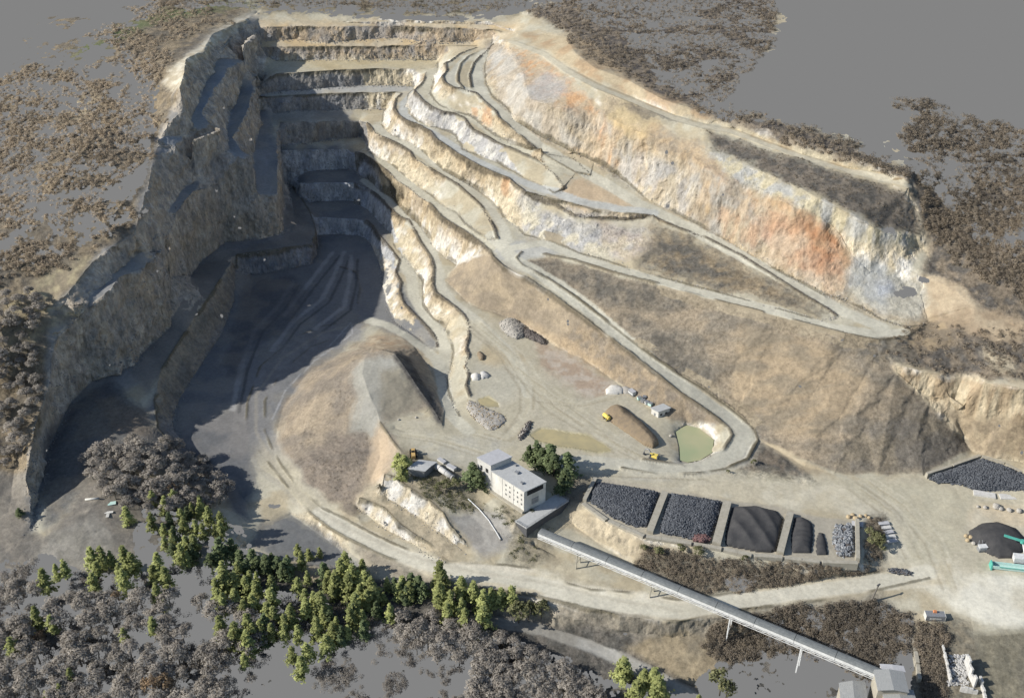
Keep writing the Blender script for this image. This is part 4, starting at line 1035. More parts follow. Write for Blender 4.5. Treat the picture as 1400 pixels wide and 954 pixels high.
child(MB().box(q, (LL, 1.6, 1.2), rzL), 'plinth', M['concrete'], t)
# head house: smaller, taller block against the upper end
Zh = 37.5
RH = rect_from([(652, 625), (671, 636), (700, 624)], Zh)
gh = min(ground_z(p.x, p.y) for p in RH) - 1
hb = MB().prism([(p.x, p.y) for p in inset(RH, .03)], gh, Zh - .4)
head = child(hb, 'head_house', M['pconc'], t)
child(MB().prism([(p.x, p.y) for p in inset(RH, -.02)], Zh - .38, Zh), 'roof', M['roof2'], t)
e1 = (RH[0] - RH[1]).normalized(); e2 = (RH[2] - RH[1]).normalized()
for k, w in ((.3, 1.6), (.7, 1.2)):
    q = RH[1] + e1 * (RH[0] - RH[1]).length * k - e2 * -.1; q.z = Zh - 5
    child(MB().box(q, (w, .25, 2.4), math.atan2(e1.y, e1.x)), 'window', M['dark'], t)

# ------------------------------------------------------------------ conveyor gallery
A = Vector(unproj(738, 724, 24.5).tolist()); B = Vector(unproj(1202, 917, 19.5).tolist())
dirc = (B - A).normalized(); side = Vector((dirc.y, -dirc.x, 0)).normalized()       # side: right of travel
upc = side.cross(dirc).normalized()
if upc.z < 0: upc = -upc
Lc = (B - A).length
t = thing('conveyor_gallery', 'long covered grey conveyor gallery sloping from the white plant across the road', 'conveyor', tuple(A))
def bar(mb, a, b, w, h, up=upc):
    d = (b - a).normalized(); s_ = d.cross(up).normalized(); u_ = s_.cross(d).normalized()
    v = [p + s_ * sx * w / 2 + u_ * sz * h / 2 for p in (a, b) for sx, sz in ((-1, -1), (1, -1), (1, 1), (-1, 1))]
    return mb.add(v, [(3, 2, 1, 0), (4, 5, 6, 7), (0, 1, 5, 4), (1, 2, 6, 5), (2, 3, 7, 6), (3, 0, 4, 7)])
HW = 2.15
rf = MB()
nseg = 9
for k in range(nseg):                                            # roof sheets, each a little apart at the seam
    a, b = A + dirc * (Lc * k / nseg + .1), A + dirc * (Lc * (k + 1) / nseg - .1)
    prof = [(-HW, -.45), (-HW * .55, -.08), (0, .06), (HW * .55, -.08), (HW, -.45)]
    v = [p + side * x + upc * (z + .0) for p in (a, b) for x, z in prof] + [p + side * x + upc * (z - .18) for p in (a, b) for x, z in prof]
    f = []
    for i in range(4): f += [(i, i + 1, 6 + i, 5 + i), (10 + i, 15 + i, 16 + i, 11 + i)]
    f += [(0, 5, 15, 10), (4, 14, 19, 9)] + [(i, 10 + i, 11 + i, i + 1) for i in range(4)] + [(5 + i, 6 + i, 16 + i, 15 + i) for i in range(4)]
    rf.add(v, f)
child(rf, 'roof', M['galroof'], t)
sm = MB()
for k in range(nseg):
    a, b = A + dirc * (Lc * k / nseg + .06), A + dirc * (Lc * (k + 1) / nseg - .06)
    bar(sm, b * 0 + a - side * -(HW - .1) * 1 - upc * 1.45, b - side * -(HW - .1) - upc * 1.45, .12, 1.75)
child(sm, 'side_wall', M['palest'], t)
sm = MB(); bar(sm, A - side * (HW - .1) - upc * 1.45, B - side * (HW - .1) - upc * 1.45, .12, 1.75)
child(sm, 'side_wall', M['steel'], t)
fl = MB(); bar(fl, A - upc * 2.5, B - upc * 2.5, HW * 1.9, .3); child(fl, 'floor', M['dsteel'], t)
tr = MB()
npan = 44
for sgn in (-1, 1):
    for dz in (-2.75, -3.9):
        bar(tr, A + side * sgn * HW - upc * -dz, B + side * sgn * HW - upc * -dz, .22, .22)
    for k in range(npan):
        a = A + dirc * Lc * k / npan + side * sgn * HW; b = A + dirc * Lc * (k + 1) / npan + side * sgn * HW
        bar(tr, a - upc * (2.75 if k % 2 else 3.9), b - upc * (3.9 if k % 2 else 2.75), .14, .14)
child(tr, 'truss', M['palest'], t)
for fpos in (.13, .365, .60, .80):
    c = A + dirc * Lc * fpos - upc * 3.9
    lg = MB(); gz = ground_z(c.x, c.y)
    for sgn in (-1, 1):
        top = c + side * sgn * 1.6; foot_ = Vector((c.x, c.y, 0)) + side * sgn * 2.3; foot_.z = gz - .8
        bar(lg, foot_, top, .55, .55, Vector((dirc.x, dirc.y, 0)))
    for q in (.35, .75):
        zz = gz + (c.z - gz) * q
        w = 2.3 - .7 * q
        a_ = Vector((c.x, c.y, zz)); bar(lg, a_ - side * w, a_ + side * w, .25, .25)
    child(lg, 'trestle', M['concrete'] if fpos < .5 else M['palest'], t)
# transfer platform and dark chute where the gallery leaves the building
a = Vector(unproj(742, 700, 22).tolist())
t2 = thing('transfer_platform', 'grey platform with dark chute between the white building and the conveyor', 'platform', (a.x, a.y, 15))
P4 = [unproj(x, y, 20.5).tolist() for x, y in ((704, 712), (720, 722), (778, 684), (762, 674))]
zz = [ground_z(p[0], p[1]) - 1 for p in P4]
child(MB().prism([p[:2] for p in P4], min(zz), 20.0), 'base', M['dsteel'], t2)
child(MB().prism([p[:2] for p in P4], 20.02, 20.5), 'deck', M['roof'], t2)
rl = MB()
for i, j in ((0, 1), (1, 2), (2, 3)):
    p, q = Vector(P4[i]), Vector(P4[j])
    for h in (.6, 1.2): bar(rl, p + Vector((0, 0, h)), q + Vector((0, 0, h)), .1, .1, Vector((0, 0, 1)))
    for k in range(6):
        w = p.lerp(q, k / 5); bar(rl, w, w + Vector((0, 0, 1.2)), .1, .1, dirc)
child(rl, 'railing', M['steel'], t2)

# ------------------------------------------------------------------ sheds at the lower end of the conveyor
def gable_shed(name, px3, z, label, rise=1.2, wallm='concrete', roofm='corr', openings=0, zb=None):
    Rr = rect_from(px3, z)
    g = (min(ground_z(p.x, p.y) for p in Rr) - 1) if zb is None else zb
    t = thing(name, label, 'building', (Rr[1].x, Rr[1].y, g))
    child(MB().prism([(p.x, p.y) for p in inset(Rr, .05)], g, z - .3), 'wall', M[wallm], t)
    a, b, c, d = Rr                                   # ridge runs along a-b
    m1, m2 = (b + c) / 2, (a + d) / 2
    up = Vector((0, 0, rise))
    rb = MB()
    ov = (b - a).normalized() * .5
    pts = [a - ov, b + ov, m1 + ov + up, m2 - ov + up, c + ov, d - ov]
    rb.add([tuple(p) for p in pts] + [tuple(p - Vector((0, 0, .25))) for p in pts],
           [(0, 1, 2, 3), (3, 2, 4, 5), (6, 9, 8, 7), (9, 11, 10, 8), (0, 6, 7, 1), (5, 4, 10, 11), (1, 7, 8, 2), (2, 8, 10, 4), (0, 3, 9, 6), (3, 5, 11, 9)])
    child(rb, 'roof', M[roofm], t)
    a2, b2, c2, d2 = inset(Rr, .05)
    for p, q in ((b2, c2), (a2, d2)):
        mid = (p + q) / 2
        child(MB().add([(p.x, p.y, z - .32), (q.x, q.y, z - .32), (mid.x, mid.y, z + rise - .35)], [(0, 1, 2)]), 'gable', M[wallm], t)
    return t, Rr
gable_shed('sheet_shed', [(1194, 916), (1200, 942), (1243, 945)], 19.5, 'grey corrugated shed into which the conveyor gallery runs', 1.0)
gable_shed('sheet_shed', [(1205, 942), (1211, 966), (1256, 968)], 16.5, 'grey corrugated shed cut by the lower frame edge, in front of the conveyor shed', 1.0)
gable_shed('sheet_shed', [(1147, 934), (1150, 966), (1187, 964)], 12.5, 'grey shed roof crossed by a shadow, left of the conveyor shed', 1.0)
gable_shed('sheet_shed', [(1203, 908), (1205, 914), (1238, 917)], 18.0, 'narrow pale roofed lean-to behind the conveyor shed', .3, 'pconc', 'roof2')

# ------------------------------------------------------------------ heaps
def heap(name, poly, zb, hmax, slope, m, label, cat='stockpile', group=None, rocks=0, rr=(.4, .8), rough=.3, cell=.8, rock_m=None, ridges=None, tilt=None, parent_only=False):
    q = parse(poly)
    W = unproj(q[:, 0], q[:, 1], zb)[:, :2]
    W = np.vstack([W, W[:1]])
    lo, hi = W.min(0), W.max(0)
    gx = np.arange(lo[0], hi[0] + cell, cell); gy = np.arange(lo[1], hi[1] + cell, cell)
    X, Y = np.meshgrid(gx, gy); G = np.column_stack([X.ravel(), Y.ravel()])
    ins = inside(W[:-1], G[:, 0], G[:, 1])
    d = np.full(len(G), np.inf)
    for a, b in zip(W[:-1], W[1:]):
        dd, _ = seg_dist(G, a, b); d = np.minimum(d, dd)
    h = np.minimum(d * slope, hmax)
    h = hmax * (1 - np.exp(-1.4 * d * slope / hmax)) if hmax else h
    P3 = np.column_stack([G, np.zeros(len(G))])
    h = h * (1 + (fbm(P3, 9, 71, 3) - .5) * .5) + (fbm(P3, 2.2, 72, 3) - .5) * rough * np.minimum(1, d)
    if ridges:                                            # tipped in overlapping lobes
        h = h * (1 - .25 * np.abs(np.sin((G[:, 0] * ridges[0] + G[:, 1] * ridges[1]))))
    z = zb + h - .25 * (d < cell)
    idx = -np.ones(len(G), int); k = np.where(ins)[0]; idx[k] = np.arange(len(k))
    nx = len(gx)
    f = []
    I = np.arange(len(G)).reshape(len(gy), nx)
    qd = np.column_stack([I[:-1, :-1].ravel(), I[:-1, 1:].ravel(), I[1:, 1:].ravel(), I[1:, :-1].ravel()])
    qd = qd[(idx[qd] >= 0).all(1)]
    V = np.column_stack([G[k], z[k]])
    c = np.array([V[:, 0].mean(), V[:, 1].mean(), zb])
    # a skirt so that the heap is closed down to the ground
    mb = MB(); mb.v = [tuple(p) for p in (V - c)]; mb.f = [tuple(idx[r]) for r in qd]
    edge = {}
    for fc_ in mb.f:
        for i in range(4):
            e = (fc_[i], fc_[(i + 1) % 4]); edge[tuple(sorted(e))] = edge.get(tuple(sorted(e)), 0) + 1
    base = {}
    for (a, b), cnt in list(edge.items()):
        if cnt == 1:
            for i in (a, b):
                if i not in base:
                    base[i] = len(mb.v); x, y, zz = mb.v[i]; mb.v.append((x, y, -1.5))
            mb.f.append((a, b, base[b], base[a]))
    rnd = random.Random(len(label) * 7 + rocks)
    mats = [m]
    if rocks:
        nf0 = len(mb.f)
        for i in rnd.choices(range(len(V)), k=rocks):
            x, y, zz = V[i] - c
            mb.rock((x + rnd.uniform(-.4, .4), y + rnd.uniform(-.4, .4), zz + .1), rnd.uniform(*rr), rnd)
    o = mb.build(name, m, None, smooth=rocks == 0)
    if rocks and rock_m is not None:
        o.data.materials.append(rock_m)
        mi = [0] * nf0 + [1] * (len(mb.f) - nf0); o.data.polygons.foreach_set('material_index', mi[:len(o.data.polygons)])
    o.location = c
    if label: tag(o, label, cat, group)
    return o
G5 = 'black stockpiles in the walled bays'
heap('stockpile', "815,660 900,673 901,679 886,719 866,719 840,709 806,686 808,676", 20.2, 3.4, .95, M['blackst2'], 'largest pile of coarse black stone, leftmost bay beside the white building', 'stockpile', G5, 3400, (.4, .85), .4, rock_m=M['blackst'])
heap('stockpile', "917,675 988,687 984,703 970,739 955,739 902,728 905,712", 19.9, 3.2, .95, M['blackst2'], 'coarse black stone pile with a reddish patch in the second bay', 'stockpile', G5, 3000, (.4, .85), .4, rock_m=M['blackst'])
heap('stockpile', "999,693 1030,691 1062,698 1072,710 1062,754 1040,756 990,746 991,728", 19.5, 3.8, .9, M['blackfine'], 'smooth mound of fine black grit filling the third bay', 'stockpile', G5, 0, rough=.25, ridges=(.35, .12))
heap('stockpile', "1085,707 1097,706 1112,716 1113,735 1110,757 1082,756 1080,733", 19.2, 3.4, .9, M['blackfine'], 'narrow black grit heap with ribbed flank in the fourth bay', 'stockpile', G5, 0, rough=.3, ridges=(.1, .9))
heap('stockpile', "1118,727 1126,728 1131,740 1133,760 1115,759 1114,740", 19.1, 2.4, .9, M['blackfine'], 'smallest black grit heap right of the ribbed one', 'stockpile', G5, 0, rough=.3, ridges=(.1, 1.1))
heap('block_pile', "1141,718 1160,716 1168,722 1168,755 1160,763 1143,760 1137,742", 19.1, 1.8, .8, M['drubble'], 'pile of pale grey quarry blocks in the last bay', 'stone pile', None, 240, (.7, 1.35), .4, rock_m=M['greyblk'])
heap('stone_patch', "948,730 965,728 972,737 960,742 946,738", 21.6, 1.0, .8, M['redst'], 'small reddish stone patch lying on the second black pile', 'stone pile', None, 60, (.3, .6), .2)
heap('stockpile', "1268,653 1300,642 1340,628 1372,638 1420,658 1420,682 1380,674 1338,672 1310,662 1280,660", 19.5, 4.2, .9, M['blackst2'], 'wide black stone pile against a bank at the right frame edge', 'stockpile', None, 3200, (.4, .85), .4, rock_m=M['blackst'])
heap('stockpile', "1322,726 1340,715 1362,713 1390,722 1404,738 1406,752 1385,764 1365,763 1350,757 1335,745 1325,738", 17.5, 5.0, .7, M['blackfine'], 'black grit heap under the teal crusher', 'stockpile', None, 0, rough=.4)
heap('rubble_line', "1215,777 1230,776 1248,781 1246,787 1228,784 1212,781", 15.5, .7, .8, M['drubble'], 'thin line of black stones beside the lower road', 'stone pile', None, 120, (.3, .6), .2, rock_m=M['blackst'])
heap('spoil_heap', "826,563 833,556 843,553 853,556 880,578 898,597 902,606 893,612 880,608 856,592 832,576", 21.2, 5.0, .85, M['soil'], 'long flat topped brown soil heap in the middle of the yard', 'soil heap', None, 0, rough=.5, cell=.6)
heap('gravel_heap', "826,533 834,526 846,526 856,533 852,538 838,540 828,539", 21.7, 2.4, .7, M['whitegr'], 'white gravel heap at the foot of the slope above the yard', 'gravel heap', 'gravel heaps in the yard', 0, rough=.4)
heap('gravel_heap', "845,530 856,527 866,532 864,538 852,538", 21.7, 1.8, .7, M['rubble'], 'tan gravel heap beside the white one', 'gravel heap', 'gravel heaps in the yard', 0, rough=.4)
heap('gravel_heap', "642,512 652,509 659,513 656,520 645,521", 22.0, 2.2, .7, M['whitegr'], 'white gravel heap beside the dark overgrown bank', 'gravel heap', 'gravel heaps in the yard', 0, rough=.4)
heap('gravel_heap', "655,508 664,507 673,514 668,517 657,519", 22.0, 1.8, .7, M['greygr'], 'grey gravel heap touching a white one by the overgrown bank', 'gravel heap', 'gravel heaps in the yard', 0, rough=.4)
heap('soil_heap', "651,482 656,479 664,486 663,492 655,493", 22.4, 1.8, .8, M['soil'], 'small lone brown soil heap on the upper yard', 'soil heap', None, 0, rough=.4)
heap('rubble_heap', "681,441 692,435 707,436 719,447 717,460 706,465 692,459 683,450", 22.5, 3.2, .7, M['rubble'], 'pale rubble heap with dark stones on its crest below the tan slope', 'rubble heap', None, 300, (.3, .6), .9, rock_m=M['rubble'])
heap('rubble_heap', "714,447 732,454 748,466 745,472 728,466 713,458", 22.3, 1.8, .7, M['drubble'], 'low dark rubble heap trailing right of the pale one', 'rubble heap', None, 200, (.3, .7), .7)
heap('rubble_heap', "719,578 724,575 729,577 722,592 714,602 707,603 709,594", 21.6, 1.6, .8, M['rubble'], 'thin ridge of rubble between the puddle and the track', 'rubble heap', None, 160, (.3, .7), .6, rock_m=M['drubble'])
heap('soil_bank', "640,545 650,550 668,558 690,568 694,576 680,588 668,590 660,584 648,574 636,556", 21.4, 1.3, .6, M['rubble'], 'broken soil bank with scattered debris by the small puddle', 'soil heap', None, 200, (.25, .55), .7, rock_m=M['boulder'])

# walls of the bays
def wall_run(name, pts, zb, h, w, m, label, cat='wall', group=None):
    mb = MB()
    W = [Vector(unproj(x, y, zb).tolist()) for x, y in pts]
    for i in range(len(W) - 1):
        a, b = W[i], W[i + 1]
        d = (b - a).normalized()
        a2 = a + d * (w * .52 if i else 0)
        n = max(1, int((b - a).length / 6))
        for k in range(n):
            p, q_ = a2.lerp(b + d * 0, k / n), a2.lerp(b, (k + 1) / n)
            hh = h * rng_.uniform(.92, 1.05)
            s_ = Vector((-d.y, d.x, 0)) * w / 2
            g = .03 * d
            mb.prism([(v.x, v.y) for v in (p + g - s_, q_ - g - s_, q_ - g + s_, p + g + s_)], zb - 2.5, zb + hh)
    c = W[0]
    o = mb.build(name, m, None, origin=c)
    return tag(o, label, cat, group)
GW = 'walls of the stockpile bays'
wall_run('bay_wall', [(797, 690), (829, 713), (880, 735), (945, 745), (986, 752), (1027, 761), (1069, 764), (1120, 770), (1172, 772)], 19.5, 1.6, 2.2, M['concrete'], 'long low front wall running along all the stockpile bays', 'wall', GW)
wall_run('bay_wall', [(814, 656), (799, 686)], 20.2, 2.0, 2.0, M['concrete'], 'left end wall of the stockpile bays by the dark trees', 'wall', GW)
wall_run('bay_wall', [(909, 675), (888, 729)], 20, 2.0, 3.4, M['concrete'], 'wall between the two coarse black stone piles', 'wall', GW)
wall_run('bay_wall', [(994, 689), (979, 746)], 19.7, 2.4, 4.2, M['concrete'], 'wall between the reddish patched pile and the smooth black mound', 'wall', GW)
wall_run('bay_wall', [(1080, 704), (1066, 758)], 19.3, 2.4, 3.4, M['concrete'], 'wall between the smooth black mound and the ribbed heap', 'wall', GW)
wall_run('bay_wall', [(1171, 714), (1172, 768)], 19, 2.6, 1.8, M['concrete'], 'right end wall of the bays beside the pale blocks', 'wall', GW)
wall_run('retaining_wall', [(1266, 651), (1300, 640), (1339, 626), (1372, 637), (1420, 661)], 20, 2.2, 1.6, M['concrete'], 'angled concrete retaining wall behind the black pile at the right edge')
wall_run('earth_wall', [(1330, 676), (1360, 681), (1420, 684)], 18.5, 1.8, 4.0, M['pconc'], 'pale low bank in front of the black pile at the right edge')
# ------------------------------------------------------------------ machines, huts and loose things in the yard
def at_rot(px0, px1):
    a, b = at(*px0), at(*px1)
    return math.atan2(b.y - a.y, b.x - a.x)
def wheel(par, x, y, r, w, rimm='yellow'):
    o = MB().tube((x, y - w / 2, r), (x, y + w / 2, r), r, n=14).build('wheel', M['rubber'], par, True)
    MB().tube((x, y - w / 2 - .03, r), (x, y + w / 2 + .03, r), r * .45, n=10).build('rim', M[rimm], o)
    return o
# wheel loader by the plant trees
p = at(565, 622)
t = thing('wheel_loader', 'faded yellow wheel loader parked beside the pines and the grey tank', 'loader', p, math.radians(98))
for x, y in ((-2.1, -1.5), (-2.1, 1.5), (1.7, -1.5), (1.7, 1.5)): wheel(t, x, y, 1.05, .8, 'yellow2')
MB().box((-2.3, 0, 1.75), (3.6, 2.2, 1.5), top=.9).build('engine_cover', M['yellow2'], t)
MB().box((1.5, 0, 1.35), (2.6, 1.5, .9)).build('front_frame', M['dsteel'], t)
c = MB().box((-.1, 0, 3.0), (1.7, 1.8, 1.9), top=.88).build('cab', M['glass'], t)
MB().box((-.1, 0, 4.02), (1.9, 1.9, .15)).build('cab_roof', M['yellow2'], c)
for y in (-.7, .7):
    mb = MB(); mb.tube((.9, y, 2.3), (3.1, y, 1.9), .2, n=6); mb.tube((3.1, y, 1.9), (4.1, y, .7), .2, n=6); mb.build('lift_arm', M['yellow2'], t)
mb = MB(); s_ = [(4.0, 0.1), (5.3, .05), (5.4, .15), (4.3, .3), (4.1, 1.3), (3.9, 1.3)]
mb.add([(x, -1.6, z) for x, z in s_] + [(x, 1.6, z) for x, z in s_], [tuple(range(6)), tuple(range(11, 5, -1))] + [(i, i + 6, (i + 1) % 6 + 6, (i + 1) % 6) for i in range(6)])
mb.build('bucket', M['steel'], t)
# yellow tanker on the soil heap's edge
p = at(829, 573)
t = thing('water_tanker', 'small bright yellow tank on wheels beside the long soil heap', 'tanker', p, at_rot((823, 567), (835, 577)))
mb = MB()
for k, (x, r) in enumerate(((-2.6, .9), (-2.3, 1.2), (2.3, 1.2), (2.6, .9))):
    if k: mb.tube((px_, 0, 2.1), (x, 0, 2.1), pr_, r, n=14, cap=True)
    px_, pr_ = x, r
mb.build('tank', M['lemon'], t, True)
MB().box((0, 0, .85), (5.4, 1.3, .25)).build('frame', M['dsteel'], t)
MB().tube((.2, 0, 3.2), (.2, 0, 3.5), .35, n=10).build('hatch', M['lemon'], t)
for x in (-1.4, 1.4):
    for y in (-1, 1): wheel(t, x, y, .6, .35, 'lemon')
MB().box((3.5, 0, .85), (1.8, .15, .15)).build('drawbar', M['dsteel'], t)
# excavator near the pond
p = at(893, 626)
t = thing('excavator', 'grey and yellow tracked excavator standing between the soil heap and the green pond', 'excavator', p, math.radians(150))
for y in (-1.3, 1.3):
    tr_ = MB(); s_ = [(-2.2, .5), (-1.8, .05), (1.8, .05), (2.2, .5), (1.8, .95), (-1.8, .95)]
    tr_.add([(x, y - .3, z) for x, z in s_] + [(x, y + .3, z) for x, z in s_], [tuple(range(6)), tuple(range(11, 5, -1))] + [(i, i + 6, (i + 1) % 6 + 6, (i + 1) % 6) for i in range(6)])
    tr_.build('track', M['dsteel'], t)
MB().box((0, 0, .85), (1.8, 2.0, .5)).build('undercarriage', M['dsteel'], t)
MB().box((-.9, .1, 1.95), (3.2, 2.6, 1.5), top=.93).build('engine_house', M['lemon'], t)
MB().box((-2.7, .1, 1.9), (.7, 2.6, 1.3), top=.9).build('counterweight', M['dsteel'], t)
c = MB().box((.9, .85, 2.3), (1.5, 1.0, 1.9), top=.88).build('cab', M['glass'], t)
MB().box((.9, .85, 3.3), (1.5, 1.05, .12)).build('cab_roof', M['lemon'], c)
mb = MB(); mb.tube((.9, -.2, 1.9), (3.0, -.2, 4.6), .34, .3, n=6); mb.tube((3.0, -.2, 4.6), (4.9, -.2, 4.2), .3, .24, n=6); mb.build('boom', M['steel'], t)
MB().tube((4.9, -.2, 4.3), (5.6, -.2, 1.6), .24, .18, n=6).build('stick', M['steel'], t)
MB().tube((1.4, -.2, 1.6), (3.0, -.2, 3.9), .1, n=6).build('ram', M['palest'], t)
mb = MB(); s_ = [(5.3, 1.7), (5.9, 1.5), (6.0, .7), (5.3, .2), (4.7, .5), (5.4, .8)]
mb.add([(x, -.8, z) for x, z in s_] + [(x, .4, z) for x, z in s_], [tuple(range(6)), tuple(range(11, 5, -1))] + [(i, i + 6, (i + 1) % 6 + 6, (i + 1) % 6) for i in range(6)])
mb.build('bucket', M['dsteel'], t)

# hut above the pond with scrap and containers beside it
Rr = rect_from([(889, 557), (900, 563), (918, 557)], 25.5)
gz = min(ground_z(q.x, q.y) for q in Rr) - .6
t = thing('site_hut', 'white walled hut with grey overhanging roof above the green pond', 'hut', (Rr[1].x, Rr[1].y, gz))
In = inset(Rr, .14)
child(MB().prism([(q.x, q.y) for q in In], gz, 25.0), 'wall', M['white'], t)
child(MB().prism([(q.x, q.y) for q in Rr], 25.02, 25.4), 'roof', M['roof'], t)
e2 = (In[2] - In[1]).normalized()
for k in (.25, .7):
    q = In[1].lerp(In[2], k); q.z = gz + 2.2
    child(MB().box(q, (1.4, .2, 1.2), math.atan2(e2.y, e2.x)), 'window', M['dark'], t)
e2 = (In[1] - In[0]).normalized(); q = In[0].lerp(In[1], .5); q.z = gz + 1.5
child(MB().box(q, (1.1, .2, 2.1), math.atan2(e2.y, e2.x)), 'door', M['steel'], t)
def container(px, rz, size, m, label, name='container', cat='container', ribs=True, dz=0, group=None):
    p = at(*px); L, W, H = size
    t = thing(name, label, cat, (p.x, p.y, p.z + dz), rz, group)
    MB().box((0, 0, H / 2 + .15), (L, W, H)).build('body', M[m], t)
    MB().box((0, 0, H + .19), (L + .1, W + .1, .1)).build('roof', M['roof2'], t)
    if ribs:
        n = max(3, int(L / .6))
        for s_ in (-1, 1):
            mb = MB(); mb.box((0, s_ * (W / 2 + .02), H / 2 + .15), (L * .99, .04, H * .3))
            mb.build('side_panel', M['palest'], t)
    for s_ in (-.5, .5):
        MB().box((L / 2 + .05, s_ * W / 2, H / 2 + .15), (.08, W * .47, H * .9)).build('door', M['palest'], t)
    return t
container((864, 539), at_rot((859, 534), (868, 541)), (4.2, 2.6, 2.6), 'steel', 'small grey blue container at the slope foot beside the tan gravel heap')
for k, (px, py, L, m_, lab) in enumerate(((874, 546, 2.2, 'greenp', 'pale green crate nearest the grey blue container'), (879, 549, 2.6, 'steel', 'grey crate second in the row of scrap by the hut'), (884, 552, 2.4, 'palest', 'white crate in the row of scrap by the hut'), (889, 554, 2.2, 'greenp', 'pale green crate touching the hut'), (881, 545, 2.0, 'dsteel', 'dark scrap crate behind the row by the hut'))):
    p = at(px, py)
    t = thing('crate', lab, 'crate', p, .3 + k * .7, 'scrap crates beside the hut')
    MB().box((0, 0, .9), (L, 2.0, 1.6)).build('body', M[m_], t)
    MB().box((0, 0, 1.78), (L + .12, 2.12, .14)).build('lid', M['steel'], t)

# tank, sheds beside the loader
a, b = at(592, 638), at(619, 657)
d = (b - a); d.z = 0; L = d.length
t = thing('storage_tank', 'long pale cylindrical tank lying by the yellow loader', 'tank', (a.x, a.y, min(a.z, b.z)), math.atan2(d.y, d.x))
mb = MB()
for (x0, r0), (x1, r1) in zip(((-.3, .9), (0, 1.5), (L, 1.5)), ((0, 1.5), (L, 1.5), (L + .3, .9))): mb.tube((x0, 0, 2.3), (x1, 0, 2.3), r0, r1, n=18)
mb.build('shell', M['pconc'], t, True)
for k in (.05, .37, .68, .95):
    MB().tube((L * k - .12, 0, 2.3), (L * k + .12, 0, 2.3), 1.56, n=18).build('band', M['dsteel'], t)
for k in (.2, .8): MB().box((L * k, 0, .5), (.6, 2.6, 1.9)).build('saddle', M['concrete'], t)
t, _ = gable_shed('low_shed', [(557, 641), (580, 644), (597, 631)], 25.2, 'low open grey shed between the pines and the cylindrical tank', .5, 'steel', 'roof')
container((617, 641), at_rot((610, 637), (625, 645)), (5.5, 2.3, 1.7), 'palest', 'white box container behind the cylindrical tank')
container((604, 631), at_rot((598, 627), (610, 635)), (5.0, 2.2, 1.0), 'pconc', 'low pale trough between the shed and the white box container', 'trough', 'trough', False)
# thin pipeline down the plant slope
pts = [at(640, 683), at(655, 697), at(668, 712), at(677, 726), at(684, 738)]
mb = MB()
for a, b in zip(pts[:-1], pts[1:]): mb.tube(a + Vector((0, 0, .7)), b + Vector((0, 0, .7)), .28, n=8)
t = thing('pipeline', 'thin pale pipe running down the grey slope left of the white building', 'pipe', pts[0])
child(mb, 'pipe', M['palest'], t)
for q in pts[1:]: child(MB().box((q.x, q.y, q.z + .15), (.4, .8, 1.0)), 'support', M['concrete'], t)

# survey marks and pipe on the meadow
p = at(148, 701)
t = thing('survey_marker', 'white cross shaped survey marker lying on the meadow', 'marker', p, .15)
MB().box((0, 0, .1), (1.5, 6.6, .12)).build('long_arm', M['white'], t)
MB().box((.3, .3, .2), (4.2, 1.5, .10)).build('cross_arm', M['white'], t)
a, b = at(117, 684), at(136, 682)
mb = MB(); mb.tube(a + Vector((0, 0, .6)), b + Vector((0, 0, .6)), .6, n=10)
tag(mb.build('white_pipe', M['white'], None, True, origin=a), 'white pipe lying on the meadow left of the cross', 'pipe')
p = at(153, 688)
tag(MB().box((0, 0, .15), (4, 2.6, .2), .3).build('tarpaulin', M['greenp'], None), 'pale green tarpaulin just above the white cross', 'tarpaulin').location = p
p = at(697, 566)
tag(MB().box((0, 0, .2), (2.4, 1.4, .3), .5).build('plastic_sheet', M['blue'], None), 'small blue plastic sheet on the soil bank by the small puddle', 'sheet').location = at(662, 564)

